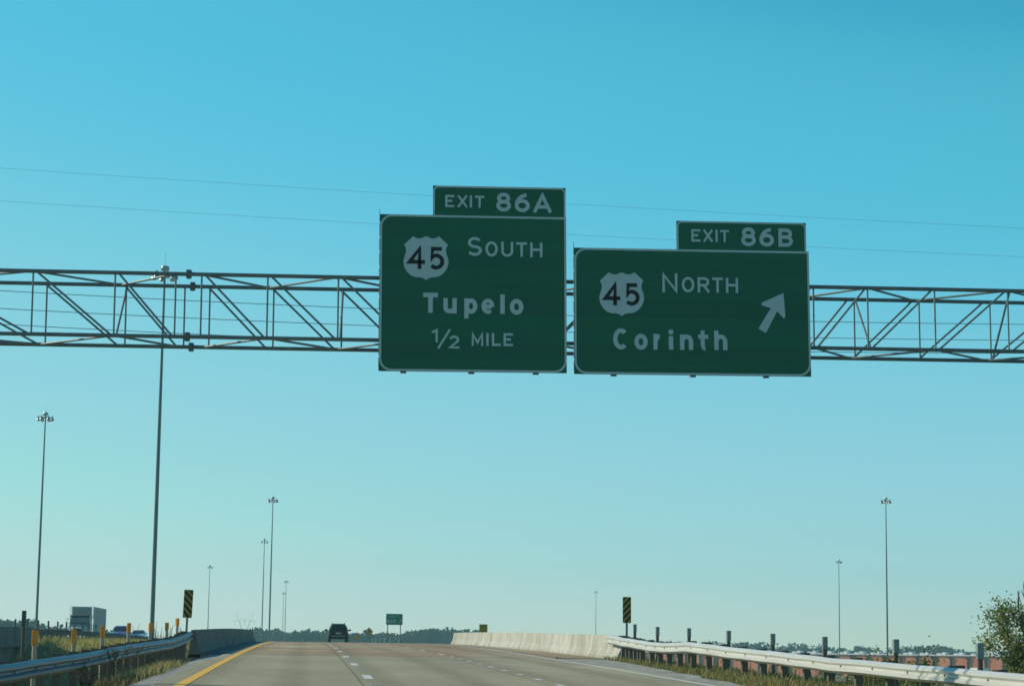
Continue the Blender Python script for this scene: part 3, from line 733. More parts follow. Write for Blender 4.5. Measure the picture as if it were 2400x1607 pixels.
def pylon(px, pytop, Y):
    p = at(px, pytop, Y); s = Y / 5040.
    H = p.z - BASE
    r = thing('transmission_tower', 'faint V shaped lattice transmission tower far beyond the left barrier', 'pylon', (p.x, Y, BASE))
    mb = MB(); w = .075
    zw, zc = H * .60, H * .84
    def T(a, b, k=w): mb.tube(a, b, k, n=4, caps=False)
    for sy in (-1, 1):
        for sx in (-1, 1):
            T((sx * 4.5, sy * 4.5, 0), (sx * 1.5, sy * 1.2, zw)); T((sx * 1.5, sy * 1.2, zw), (sx * 5.6, sy * .8, H))
            T((sx * 1.2, sy * 1.2, zw), (sx * 3.2, sy * .8, zc))
        T((-6.6, sy * .6, zc), (6.6, sy * .6, zc)); T((-3.5, sy * .6, zc + 1.2), (3.5, sy * .6, zc + 1.2), w * .7)
        k = 9
        for i in range(k):
            a, b = i / k, (i + 1) / k
            wa, wb = lerp(4.5, 1.5, a), lerp(4.5, 1.5, b); ya, yb = lerp(4.5, 1.2, a), lerp(4.5, 1.2, b)
            sx = 1 if i % 2 else -1
            T((sx * wa, sy * ya, zw * a), (-sx * wb, sy * yb, zw * b), w * .6)
    mb.build('lattice', 'pylon', r)
    mb = MB()
    for x in (-6.3, 0, 6.3): mb.tube((x, 0, zc), (x, 0, zc - 2.4), .14, n=6)
    mb.build('insulator_row', 'lampglass', r)
pylon(574, 1436, 1400)

# ------------------------------------------------------------------ delineator posts
def delineator(panelmat, postmat, w=.10, ph=.27, H=1.75):
    r = thing('delineator_post', 'x', 'delineator', (0, 0, 0), 'y')
    mb = MB(); mb.tube((0, 0, -.6), (0, 0, H - .012), w * .47, n=14); mb.build('post', postmat, r, True)
    mb = MB(); mb.cbox(-w * .54, w * .54, -w * .54, w * .54, H - ph, H, .008); mb.build('reflector', panelmat, r)
    return r
ords = ['first', 'second', 'third', 'fourth', 'fifth', 'sixth', 'seventh', 'eighth', 'ninth']
dl = delineator('orange', 'woodpale'); dl['group'] = 'orange topped posts along the left guardrail'
tops = [(83, 1476, 39.8), (174, 1475, 46.2), (241, 1466, 52.5), (302.5, 1459, 59.8), (353, 1459, 67), (391.5, 1458, 75.5), (416, 1448, 82)]
for i, (px, py, Y) in enumerate(tops):
    p = at(px, py, Y); lab = 'orange topped wooden delineator post behind the left guardrail, %s from the left' % ords[i]
    if i == 0: dl.location = (p.x, Y, p.z - 1.75); dl['label'] = lab
    else: dup(dl, (p.x, Y, p.z - 1.75), lab, (0, .1, -.1, .2, .4, -.3, .8)[i])
dr = delineator('greypanel', 'wood', .115, .30, 1.9); dr['group'] = 'grey topped posts behind the right guardrail'
for i, (px, py) in enumerate([(1488, 1462), (1541, 1468), (1615, 1471), (1707.5, 1477), (1811, 1484), (1933, 1491), (2099, 1497), (2296, 1506)]):
    Y = 80.5 - i * 5.8; p = at(px, py, Y)
    lab = 'grey topped wooden delineator post behind the sunlit right guardrail, %s from the left' % ords[i]
    if i == 0: dr.location = (p.x, Y, p.z - 1.9); dr['label'] = lab
    else: dup(dr, (p.x, Y, p.z - 1.9), lab, (0, .05, -.1, .1, 0, -.05, .1, 0)[i])
do = delineator('darkpanel', 'wood', .105, .35, 1.3); do['group'] = 'dark posts along the opposite guardrail'
for i in range(10):
    Y = 132.5 + 5.6 * i; z = hroad(Y) - .1
    lab = 'dark delineator post on the opposite guardrail, %s from the left' % (ords + ['tenth'])[i]
    if i == 0: do.location = (-17.35, Y, z); do['label'] = lab
    else: dup(do, (-17.35, Y, z), lab)
dd = delineator('darkpanel', 'wood', .135, .55, 3.0); p = at(57, 1430, 78)
dd.location = (p.x, 78, p.z - 3.0); dd['label'] = 'tall dark post against the sky above the opposite bridge at far left'; del dd['group']

# ------------------------------------------------------------------ roadside signs
def object_marker(px, pytop, Y, lean, hand, lab, w=.315, h=.97):
    p = at(px, pytop, Y); gz = min(hroad(Y), p.z - 1) - .9
    r = thing('object_marker', lab, 'road sign', (p.x, Y, gz), 'striped bridge end markers'); zt = p.z - gz
    r.rotation_euler = (0, lean, 0)
    fr = lambda a, b, d: Vector((a, d, b + zt - h))
    mb = MB(); mb.box(-.035, .035, .02, .075, 0, zt - .08); mb.build('post', 'signpost', r)
    mb = MB(); mb.prism(rrect(-w / 2, w / 2, 0, h, .035), 0, .012, fr); pn = mb.build('panel', 'yellow', r)
    mb = MB(); bw = h / 9.2
    e = .006
    def clip(poly, f):
        out = []
        for i in range(len(poly)):
            a, b = poly[i], poly[(i + 1) % len(poly)]; fa, fb = f(a), f(b)
            if fa >= 0: out.append(a)
            if fa * fb < 0:
                t = fa / (fa - fb); out.append((lerp(a[0], b[0], t), lerp(a[1], b[1], t)))
        return out
    per = h / 4.15
    for k in range(-3, 7):
        y0 = k * per + .02
        sgn = hand
        poly = [(-w / 2 + e, y0 - sgn * w * .5), (w / 2 - e, y0 + sgn * w * .5), (w / 2 - e, y0 + sgn * w * .5 + per * .52), (-w / 2 + e, y0 - sgn * w * .5 + per * .52)]
        poly = clip(clip(poly, lambda q: q[1] - e), lambda q: h - e - q[1])
        if len(poly) > 2: mb.add([fr(a, b, -.003) for a, b in poly], [tuple(range(len(poly)))])
    mb.build('stripe_pattern', 'black', pn)
object_marker(437, 1381, 76.2, .028, -1, 'black and yellow striped marker at the end of the dark left barrier')
object_marker(1470.5, 1398, 76.5, -.006, 1, 'black and yellow striped marker at the end of the sunlit right barrier', .30, .92)
# EXIT 86B gore sign
p = at(924.5, 1437.5, 250); W_, H_ = 1.90, 1.26
gs = thing('gore_sign', 'small green EXIT 86B sign with arrow on two posts beyond the crest', 'road sign', (p.x, 250, p.z - 4.2))
fr = lambda a, b, d: Vector((a - W_ / 2, d, b + 4.2 - H_))
for a in (.2, W_ - .23):
    mb = MB(); mb.prism([(a - .05, -3.2), (a + .05, -3.2), (a + .05, H_ - .1), (a - .05, H_ - .1)], .02, .12, fr); mb.build('post', 'signpost', gs)
mb = MB(); mb.prism(rrect(0, W_, 0, H_, .06), 0, .015, fr); pn = mb.build('panel', 'brightgreen', gs)
mb = MB()
for i, ch in enumerate('EXIT'):
    x = .42 + i * .27; letter(mb, ch, x, x + .19, .80, 1.07, .045, fr, -.004)
for i, ch in enumerate('86B'):
    x = .12 + i * .37; letter(mb, ch, x, x + .29, .22, .63, .065, fr, -.004)
ar = [(1.80, .62), (1.80, .40), (1.735, .465), (1.50, .20), (1.42, .27), (1.66, .535), (1.59, .61)]
mb.add([fr(a, b, -.004) for a, b in ar], [tuple(range(len(ar)))])
mb.build('lettering', 'legend', pn)
def diamond(px, py, Y, lab, half=.60, arrow=False):
    p = at(px, py, Y); gz = min(hroad(Y), p.z - 1.5) - .5; zc = p.z - gz
    r = thing('warning_sign', lab, 'road sign', (p.x, Y, gz), 'yellow diamond warning signs')
    mb = MB(); mb.box(-.04, .04, .02, .09, 0, zc + .3); mb.build('post', 'signpost', r)
    fr = lambda a, b, d: Vector((a, d, b + zc))
    k = .05
    pts = [(half - k, -k), (half - k, k), (k, half - k), (-k, half - k), (-half + k, k), (-half + k, -k), (-k, -half + k), (k, -half + k)]
    mb = MB(); mb.prism(pts, 0, .012, fr); pn = mb.build('panel', 'yellow', r)
    mb = MB(); s = .88
    ribbon(mb, [(a * s, b * s) for a, b in pts] + ['close'], .022, fr, -.003); mb.build('border', 'black', pn)
    if arrow:
        mb = MB(); ribbon(mb, [(-.02, -.33), (-.02, -.05), (.10, .12)], .07, fr, -.003); ribbon(mb, [(-.02, -.33), (-.02, .2)], .06, fr, -.0036)
        mb.add([fr(a, b, -.004) for a, b in ((-.14, .14), (.10, .14), (-.02, .34))], [(0, 1, 2)]); mb.build('symbol', 'black', pn)
diamond(865, 1479, 300, 'nearer yellow diamond warning sign with a black symbol right of the black vehicle', .6, True)
diamond(836, 1493, 345, 'farther plain yellow diamond sign half hidden by the road crest', .58)
p = at(1133, 1462, 170); r = thing('ramp_sign', 'dull yellow square sign rising behind the far end of the sunlit barrier', 'road sign', (p.x, 170, p.z - 2.6))
fr = lambda a, b, d: Vector((a, d, b + 2.6))
mb = MB(); mb.box(-.04, .04, .02, .09, 0, 2.45); mb.build('post', 'signpost', r)
mb = MB(); mb.prism(rrect(-.32, .32, -.66, 0, .04), 0, .012, fr); pn = mb.build('panel', 'yellow', r)
mb = MB(); ribbon(mb, rrect(-.295, .295, -.635, -.025, .03) + ['close'], .018, fr, -.003); mb.build('border', 'black', pn)
gp = None
for i, (px, Y) in enumerate([(872, 262), (881, 256), (891, 250), (901.5, 245), (914, 240), (936, 232)]):
    p = at(px, 1494.5, Y)
    if gp is None:
        mb = MB(); mb.cbox(-.045, .045, -.03, .03, -1.1, 0, .01); gp = mb.build('gore_post', 'legend'); o = gp
    else: o = gp.copy(); COL.objects.link(o)
    o.location = (p.x, Y, p.z)
    tag(o, 'small white flexible post near the EXIT 86B sign, %s from the left' % ords[i], 'delineator', 'white posts at the exit gore')

# ------------------------------------------------------------------ vehicles
def wheel(parent, x, y, r=.36, w=.24):
    s = 1 if x > 0 else -1
    def disc(prof):
        mb = MB(); n = 20
        mb.loft([[(x + s * dx, y + rr * cos(2 * pi * i / n), r + rr * sin(2 * pi * i / n)) for i in range(n)] for dx, rr in prof], True, True); return mb
    t = disc([(-w / 2, r * .9), (-w / 2 + .03, r), (w / 2 - .03, r), (w / 2, r * .9), (w / 2 - .02, r * .62)]).build('wheel', 'rubber', parent, True)
    disc([(w / 2 - .05, r * .6), (w / 2 - .01, r * .55), (w / 2 - .015, r * .15), (w / 2 + .01, .05)]).build('rim', 'steel', t, True)
def carbody(st):
    """st: (y, zlow, zbelt, ztop, wlow, wbelt, wtop)"""
    rings = []
    for y, zl, zb, zt, wl, wb, wt in st:
        half = [(wl * .9, zl), (wl, zl + .08), (wl * 1.0, lerp(zl, zb, .55)), (wb, zb), (lerp(wb, wt, .5), lerp(zb, zt, .52)), (wt, zt - min(.1, (zt - zb) * .4)), (wt * .86, zt)]
        rings.append([(a, y, b) for a, b in half] + [(-a, y, b) for a, b in reversed(half)])
    mb = MB(); mb.loft(rings, True, True); return mb
def side_glass(mb, ya, yb, ya2, yb2, zb, zt, wb, wt):
    for s in (-1, 1):
        mb.add([(s * (wb + .012), ya, zb), (s * (wb + .012), yb, zb), (s * (wt + .012), yb2, zt), (s * (wt + .012), ya2, zt)], [(0, 1, 2, 3)])
# black SUV seen from behind (drives towards +Y)
p = at(789, 1502, 204)
sv = thing('sport_utility_vehicle', 'black sport utility vehicle driving away at the crest of the road', 'car', (3.05, 204, hroad(204)))
L = 4.7
carbody([(-2.33, .62, .95, .98, .80, .80, .74), (-2.28, .42, 1.0, 1.5, .90, .86, .70), (-2.12, .36, 1.05, 1.70, .92, .88, .66), (-1.7, .34, 1.05, 1.76, .93, .90, .66), (-.2, .34, 1.05, 1.77, .93, .90, .67),
         (.55, .34, 1.04, 1.68, .93, .90, .64), (1.25, .34, 1.03, 1.10, .93, .88, .72), (2.1, .38, .95, .99, .90, .84, .70), (2.35, .5, .8, .84, .82, .78, .66)]).build('body', 'suvpaint', sv, True)
mb = MB(); mb.cbox(-.93, .93, -2.47, -2.22, .38, .68, .05); mb.build('bumper', 'suvtrim', sv)
mb = MB(); mb.box(-.62, .62, -2.478, -2.472, .58, .64); mb.build('step_pad', 'steel', sv)
mb = MB(); mb.add([(-.70, -2.315, 1.10), (.70, -2.315, 1.10), (.58, -2.175, 1.60), (-.58, -2.175, 1.60)], [(0, 1, 2, 3)]); mb.build('rear_window', 'glass', sv)
mb = MB(); side_glass(mb, -2.0, .9, -1.95, .5, 1.10, 1.58, .905, .72); mb.build('side_window', 'glass', sv)
mb = MB(); mb.box(-.25, .25, -2.40, -2.34, .80, .93); mb.build('licence_plate', 'plate', sv)
for s in (-1, 1):
    mb = MB(); mb.box(s * .80 - .08, s * .80 + .08, -2.36, -2.25, .74, 1.12); mb.build('tail_light', 'red', sv)
    mb = MB(); mb.cbox(s * 1.10 - .12, s * 1.10 + .12, .62, .74, 1.10, 1.27, .03); mb.tube((s * .88, .7, 1.12), (s * 1.05, .7, 1.16), .03, n=6); mb.build('wing_mirror', 'suvtrim', sv)
    mb = MB(); mb.tube((s * .57, -1.9, 1.82), (s * .57, .3, 1.82), .025, n=6)
    for y in (-1.9, -.8, .3): mb.tube((s * .57, y, 1.70), (s * .57, y, 1.82), .02, n=6)
    mb.build('roof_rail', 'suvtrim', sv)
    wheel(sv, s * .80, -1.45, .38, .26); wheel(sv, s * .80, 1.40, .38, .26)
# oncoming cars (nose towards -Y)
def make_car(name, label, loc, paint, tall, group):
    r = thing(name, label, 'car', loc, group)
    T = tall
    carbody([(-2.2, .40, .62, .66, .74, .72, .62), (-2.1, .28, .74, .80, .86, .82, .68), (-1.2, .24, .88, .95, .90, .86, .74), (-.75, .24, .93, 1.0, .90, .87, .74), (-.05, .24, .94, T - .06, .90, .87, .62),
             (.5, .24, .95, T, .90, .87, .62), (1.3, .24, .96, T - .06, .90, .87, .60), (1.95, .26, .95, 1.06, .89, .85, .66), (2.25, .34, .88, .93, .84, .80, .64)]).build('body', paint, r, True)
    mb = MB(); mb.add([(-.70, -.80, 1.0), (.70, -.80, 1.0), (.58, -.12, T - .10), (-.58, -.12, T - .10)], [(0, 1, 2, 3)]); mb.build('windscreen', 'glass', r)
    mb = MB(); side_glass(mb, -.5, 1.7, 0, 1.3, .98, T - .12, .875, .66); mb.build('side_window', 'glass', r)
    mb = MB(); mb.box(-.42, .42, -2.23, -2.17, .42, .60); mb.build('grille', 'suvtrim', r)
    mb = MB(); mb.cbox(-.80, .80, -2.28, -2.1, .26, .42, .03); mb.build('bumper', paint, r)
    for s in (-1, 1):
        mb = MB(); mb.cbox(s * .66 - .14, s * .66 + .14, -2.21, -2.05, .58, .72, .02); mb.build('headlight', 'headlamp', r)
        mb = MB(); mb.cbox(s * 1.0 - .1, s * 1.0 + .1, -.62, -.5, .98, 1.12, .02); mb.tube((s * .86, -.55, 1.0), (s * .95, -.55, 1.03), .03, n=6); mb.build('wing_mirror', paint, r)
        wheel(r, s * .76, -1.35, .33, .21); wheel(r, s * .76, 1.35, .33, .21)
    return r
p = at(283, 1478, 232); make_car('car', 'blue oncoming car behind the grass bank, just right of the truck', (p.x, 232, hroad(232)), 'bluepaint', 1.60, 'oncoming cars on the opposite roadway')
p = at(325, 1486, 268); make_car('car', 'silver oncoming car near the foot of the tallest light mast', (p.x, 268, hroad(268) + .15), 'silver', 1.47, 'oncoming cars on the opposite roadway')
# truck
p = at(194, 1470, 262)
tk = thing('semi_truck', 'semi truck with pale box trailer oncoming on the opposite roadway', 'truck', (p.x + .1, 257, hroad(262) + .02))
mb = MB(); mb.box(-1.29, 1.29, 3.6, 19.5, 1.12, 4.12); tr = mb.build('trailer', 'trailer', tk)
mb = MB(); mb.box(-1.22, 1.22, 3.55, 3.582, 1.2, 4.0); mb.build('shaded_front', 'greypanel', tr)  # thin dark sheet: shade on the trailer front put into the colour
mb = MB()
for i in range(27):
    y = 3.9 + i * .59
    mb.box(1.292, 1.31, y, y + .05, 1.2, 4.05); mb.box(-1.31, -1.292, y, y + .05, 1.2, 4.05)
mb.box(-1.305, 1.305, 3.585, 3.598, 4.0, 4.135); mb.box(1.292, 1.315, 3.6, 19.5, 4.07, 4.14); mb.build('rib_set', 'steel', tr)
mb = MB(); mb.box(-1.0, 1.0, 17.5, 19.4, .9, 1.118); mb.box(-.45, .45, -1.2, 17.5, .75, 1.05); mb.build('chassis', 'suvtrim', tk)
rings = []
for y, zl, zt, w, wt in ((-.9, .9, 2.10, 1.0, .9), (0.1, .85, 2.35, 1.12, 1.05), (.35, .85, 2.75, 1.16, 1.1), (.62, .85, 3.05, 1.18, 1.12), (1.0, .85, 3.12, 1.2, 1.12), (2.0, .85, 3.16, 1.22, 1.12), (2.9, .85, 3.16, 1.22, 1.14), (3.2, .85, 3.14, 1.22, 1.14)):
    rings.append([(-w, y, zl), (w, y, zl), (w, y, lerp(zl, zt, .7)), (wt, y, zt - .08), (wt * .9, y, zt), (-wt * .9, y, zt), (-wt, y, zt - .08), (-w, y, lerp(zl, zt, .7))])
mb = MB(); mb.loft(rings[2:], True, True); mb.build('cab', 'cab', tk, True)
hood = [[(-w, y, .85), (w, y, .85), (w, y, zt - .25), (w * .8, y, zt), (-w * .8, y, zt), (-w, y, zt - .25)] for y, w, zt in ((-2.15, .72, 1.62), (-1.9, .82, 1.78), (.33, .95, 2.05))]
mb = MB(); mb.loft(hood, True, True); mb.build('hood', 'cab', tk, True)
mb = MB(); mb.add([(-1.02, .31, 2.12), (1.02, .31, 2.12), (.98, .60, 2.98), (-.98, .60, 2.98)], [(0, 1, 2, 3)]); mb.build('windscreen', 'glass', tk)
mb = MB(); mb.box(-1.16, 1.16, .10, .62, 2.99, 3.05); mb.build('sun_visor', 'suvtrim', tk)
for x in (-.8, -.4, 0, .4, .8):
    mb = MB(); mb.cbox(x - .07, x + .07, .62, .74, 3.08, 3.19, .02); mb.build('marker_lamp', 'orange', tk)
mb = MB(); mb.box(-.5, .5, -2.20, -2.152, .9, 1.55); gri = mb.build('grille', 'suvtrim', tk)
mb = MB(); mb.box(-.55, -.51, -2.22, -2.16, .88, 1.6); mb.box(.51, .55, -2.22, -2.16, .88, 1.6); mb.box(-.51, .51, -2.22, -2.16, 1.56, 1.62); mb.build('grille_surround', 'chrome', gri)
mb = MB(); mb.cbox(-1.2, 1.2, -2.42, -2.2, .42, .80, .04); mb.build('bumper', 'chrome', tk)
for s in (-1, 1):
    mb = MB(); mb.cbox(s * .95 - .16, s * .95 + .16, -2.1, -1.95, 1.0, 1.24, .02); mb.build('headlight', 'headlamp', tk)
    rg = [[(s * 1.22, y, z - .0), (s * .80, y, z), (s * .80, y, z - .15), (s * 1.22, y, z - .15)] for y, z in ((-2.15, .9), (-1.9, 1.15), (-1.4, 1.28), (-.9, 1.15), (-.6, .85))]
    mb = MB(); mb.loft(rg, True, True); mb.build('fender', 'cab', tk, True)
    mb = MB(); mb.tube((s * 1.28, 1.9, 1.0), (s * 1.28, 1.9, 4.2), .10, n=12); mb.build('exhaust_stack', 'chrome', tk, True)
    mb = MB(); mb.cbox(s * 1.48 - .1, s * 1.48 + .1, .2, .3, 2.0, 2.75, .02); mb.tube((s * 1.15, .3, 2.7), (s * 1.45, .28, 2.65), .02, n=6); mb.tube((s * 1.15, .3, 2.1), (s * 1.45, .28, 2.15), .02, n=6); mb.build('mirror', 'chrome', tk)
    for y in (-1.4, 4.4, 5.7, 16.6, 17.9): wheel(tk, s * 1.05, y, .5, .32)

# ------------------------------------------------------------------ brick building far right
def brick_mat():
    M_ = mat('patchy brick wall', (.60, .10, .045), .9, 0, .1, .09, 0, 1, (1, 0, .02), (.70, .32, .15), spec=.1)
    return M_
MT['brick'] = brick_mat()
YB = 700.; BA = radians(46)
pc = at(2100, 1534.5, YB); zr = pc.z; gz = BASE - 1 - zr
bd = thing('brick_warehouse', 'long low red brick warehouse with white roof edge beyond the right guardrail', 'building', (pc.x, YB, zr), None, -BA)
xs0, xs1 = -150., 95.
mb = MB(); mb.box(xs0, xs1, 0, 60, gz, 0); mb.build('wall', 'brick', bd)
mb = MB(); mb.box(xs0 - .3, xs1 + .3, -.5, 60.3, .01, .36); mb.build('roof_edge', 'white', bd)
n = int((xs1 - xs0) / 6.2)
for i in range(n):
    x = xs0 + 3 + i * 6.2
    mb = MB(); mb.box(x - .30, x + .30, -.5, -.02, gz, -.35); mb.box(x - .55, x + .55, -.65, -.02, -1.0, -.36); mb.build('downpipe', 'suvtrim', bd)
    mb = MB(); mb.box(x + .3, x + 1.7, 1, 3, .37, .85); mb.box(x + 2.3, x + 3.6, 1, 3, .37, 1.15); mb.build('roof_vent', 'white', bd)
p = at(2310, 1556, 655)
bt = thing('box_trailer', 'small white box trailer parked against the brick wall beside the right tree', 'trailer', (p.x, 655, BASE))
mb = MB(); mb.box(-1.2, 1.2, 0, 12, 1.1, 3.7); bo = mb.build('box', 'white', bt)
mb = MB(); mb.box(-1.2, 1.2, -.05, -.01, .5, .7); mb.box(-.015, .015, -.03, -.01, 1.2, 3.8); mb.build('door_frame', 'steel', bo)
for s in (-1, 1):
    for y in (1.2, 2.5): wheel(bt, s * 1.05, y, .5, .3)

# ------------------------------------------------------------------ vegetation
def leaf_quad(mb, c, size, tone, tones, up_bias=.3, asp=.55):
    d = Vector((random.gauss(0, 1), random.gauss(0, 1), random.gauss(0, 1) + up_bias)).normalized(); e = d.orthogonal().normalized()
    a = random.random() * 6.28; e = e * cos(a) + d.cross(e) * sin(a); g_ = d.cross(e)
    o = len(mb.v)
    mb.v += [tuple(c - e * size * .5), tuple(c + g_ * size * asp * .5), tuple(c + e * size * .5), tuple(c - g_ * size * asp * .5)]
    mb.f.append((o, o + 1, o + 2, o + 3)); tones += [tone] * 4
def jit(c, k=.25):
    s = 1 + random.uniform(-k, k); return (c[0] * s * random.uniform(.9, 1.1), c[1] * s, c[2] * s * random.uniform(.85, 1.15))
def branches(mb, a, d, length, r, depth, tips, spread=.55, up_=.15, nch=3, thin=.011):
    p = Vector(a); d = Vector(d).normalized(); seg = 3
    for i in range(seg):
        q = p + d * length / seg
        mb.tube(p, q, max(thin, r * (1 - .22 * i)), max(thin, r * (1 - .22 * (i + 1))), n=5 if depth < 2 else 7, caps=False)
        if depth <= 1 : tips.append((q, d.copy()))
        p = q; d = (d + Vector((random.gauss(0, .12), random.gauss(0, .12), random.gauss(0, .08) + up_ * .3))).normalized()
    if depth > 0:
        for k in range(nch):
            a_ = random.random() * 6.28; e = d.orthogonal().normalized(); e = e * cos(a_) + d.cross(e) * sin(a_)
            nd = (d + e * spread * random.uniform(.6, 1.5) + Vector((0, 0, up_))).normalized()
            branches(mb, p - d * length * random.uniform(0, .45), nd, length * random.uniform(.55, .82), r * .55, depth - 1, tips, spread, up_, nch, thin)
def leafy_tree(name, label, base, H, cat, cols, leaf=.16, dens=30, keep=.9, depth=4, lean=(0, 0), spread=.6, group=None, tipcut=99., nch=3, blob=.4, fit=False, first=.34):
    r = thing(name, label, cat, base, group)
    mb = MB(); tips = []
    branches(mb, (0, 0, -.3), (lean[0], lean[1], 1), H * first, H * .022, depth, tips, spread, .22, nch)
    if fit:                                          # stretch the limbs so that the top reaches the height
        k_ = H / max(v[2] for v in mb.v); mb.v = [(v[0], v[1], v[2] * k_ if v[2] > 0 else v[2]) for v in mb.v]
        tips = [(Vector((q.x, q.y, q.z * k_ if q.z > 0 else q.z)), d) for q, d in tips]
    mb.build('trunk', 'bark', r, True)
    cr_ = MB(); tones = []
    for q, d in tips:
        if random.random() > keep or q.z > tipcut * H: continue
        base_c = random.choice(cols)
        k = random.uniform(.6, 1.3)
        for _ in range(int(dens * random.uniform(.4, 1.4))):
            c = q + Vector((random.gauss(0, blob), random.gauss(0, blob), random.gauss(0, blob * .8)))
            leaf_quad(cr_, c, leaf * random.uniform(.6, 1.3), jit([x * k for x in base_c]), tones)
    cr_.tone = tones; cr_.build('crown', 'leaf', r)
    return r
OLIVE2 = [(.24, .29, .08), (.31, .34, .11), (.18, .24, .06), (.36, .32, .12), (.26, .25, .08), (.17, .22, .05)]
OLIVE = [(.13, .15, .045), (.17, .18, .06), (.10, .12, .04), (.21, .19, .08), (.14, .13, .05), (.09, .11, .03)]
GREENS = [(.050, .075, .018), (.075, .085, .022), (.035, .055, .018), (.11, .10, .030), (.06, .065, .02)]
random.seed(21); b0 = at(2452, 1600, 68); gz = terr(b0.x, 68)
leafy_tree('leafy_tree', 'half bare green tree at the right edge behind the guardrail', (b0.x, 68, gz), 8.4, 'tree', OLIVE2, .105, 66, .62, 4, (-.12, 0), .5, None, .95, 3, .19)
random.seed(77); b0 = at(2420, 1600, 73); gz = terr(b0.x, 73)
leafy_tree('bare_tree', 'bare twiggy tree rising above the green tree at right edge', (b0.x, 73, gz), at(2400, 1338, 73).z - gz, 'tree', [(.10, .075, .03), (.06, .06, .02)], .09, 3, .2, 5, (-.04, 0), .38, None, .7, 3, .15, True, .22)
random.seed(5)
for px, py, Y, lab, H in ((2062, 1556, 88, 'yellow green bush top left of the grey topped post before the brick wall', 5.0), (2128, 1556, 86, 'yellow green bush top right of the grey topped post before the brick wall', 4.6)):
    p = at(px, py - 6, Y); gz = terr(p.x, Y)
    leafy_tree('bush', lab, (p.x, Y, gz), max(2.2, p.z - gz + .15), 'bush', [(.17, .20, .03), (.13, .17, .03), (.22, .21, .05)], .13, 40, 1, 3, (0, 0), .55, 'yellow green bushes beyond the right guardrail', 99, 3, .38, True)
p = at(2400, 1585, 60); gz = terr(p.x, 60)
leafy_tree('bush', 'low dark green bush under the right edge tree', (p.x, 60, gz), 3.6, 'bush', [(.05, .07, .018), (.09, .095, .02)], .15, 26, 1, 3, (0, 0), .8, None, 99, 3, .4)
def bare_shrub(px, pytop, Y, label, lean):
    p = at(px, pytop, Y); bx = min(p.x, -5.6); gz = terr(bx, Y); H = p.z - gz
    r = thing('bare_shrub', label, 'shrub', (bx, Y, gz), 'bare shrubs behind the left barrier')
    mb = MB(); tips = []
    for k in range(7): branches(mb, (random.uniform(-.9, .9), random.uniform(-.7, .7), -.1), (lean + random.uniform(-.2, .2) + (p.x - bx) / H, random.uniform(-.2, .2), 1), H * .295, .022, 5, tips, .5, .08, 2, .0085)
    k_ = H / max(v[2] for v in mb.v); mb.v = [(v[0], v[1], v[2] * k_ if v[2] > 0 else v[2]) for v in mb.v]
    mb.build('branches', 'twig', r)
random.seed(31)
for a in ((350, 1457, 98, 'bare twiggy shrub behind the foot of the tallest mast', -.12), (400, 1461, 101, 'bare twiggy shrub between the tallest mast and the striped marker', -.15), (442, 1463, 100, 'bare twiggy shrub directly behind the left striped marker post', -.12), (470, 1457, 102, 'bare twiggy shrub above the dark barrier, right of the striped marker', -.15)):
    bare_shrub(*a)
# grass ---------------------------------------------------------------
def grass(name, n, region, hts, cols, wid, seed, clump=0., flop=.35):
    random.seed(seed); mb = MB(); tones = []
    k = 0
    while k < n:
        x, y = region()
        cl = noise.noise((x * 1.3, y * 1.3, seed)) * .5 + .5
        if random.random() > 1 - clump * (1 - cl) * 1.5: k += 1; continue
        z = terr(x, y); h_ = random.uniform(*hts) * (.55 + .9 * cl); a = random.random() * 6.28
        fx, fy = random.gauss(0, flop) * h_, random.gauss(0, flop) * h_; w = wid * random.uniform(.6, 1.3)
        dx, dy = cos(a) * w / 2, sin(a) * w / 2
        o = len(mb.v)
        mb.v += [(x - dx, y - dy, z - .03), (x + dx, y + dy, z - .03), (x + fx * .4 + dx * .7, y + fy * .4 + dy * .7, z + h_ * .6), (x + fx * .4 - dx * .7, y + fy * .4 - dy * .7, z + h_ * .6), (x + fx, y + fy, z + h_)]
        mb.f += [(o, o + 1, o + 2, o + 3), (o + 3, o + 2, o + 4)]
        t = jit(random.choice(cols), .35); tones += [t] * 5; k += 1
    mb.tone = tones
    return tag(mb.build(name, 'grass'), kind='stuff')
LEFTG = [(.26, .22, .10), (.40, .35, .19), (.16, .15, .06), (.10, .12, .035), (.13, .11, .05), (.06, .055, .03), (.20, .17, .09)]
PALE = [(.52, .44, .22), (.60, .51, .29), (.42, .36, .15), (.28, .28, .07), (.45, .38, .13), (.2, .15, .07)]
DRY = [(.24, .20, .10), (.30, .26, .14), (.20, .17, .07), (.12, .14, .03), (.17, .18, .05)]
MIX = [(.36, .29, .10), (.17, .23, .05), (.40, .31, .15), (.22, .25, .07), (.46, .38, .20), (.25, .17, .08), (.12, .15, .04)]
U = random.uniform
def reg(x0, x1, y0, y1, pw=1.): return lambda: (U(x0, x1), lerp(y0, y1, U(0, 1) ** pw))
vg = grass('verge_grass', 36000, lambda: (lambda y: (U(-5.2 if y > 44 else -6.2, -3.15 + .12 * noise.noise((y * .3, 0, 0))), y))(lerp(32, 76, U(0, 1) ** 1.3)), (.04, .30), LEFTG, .028, 1, .9)
grass('pale_grass', 15000, lambda: (lambda y: (U(-4.0, -3.1 - .3 * U(0, 1)), y))(U(47, 72)), (.08, .34), PALE[:4], .03, 9, .7)
grass('verge_grass', 42000, lambda: (lambda y: (U(gx1(y) + .02, 13.6), y))(lerp(30, 76, U(0, 1) ** 1.2)), (.05, .20), MIX, .03, 2, .75, .6)
grass('median_grass', 22000, reg(-13, -5.2, 32, 66), (.10, .40), PALE, .035, 3, .6)
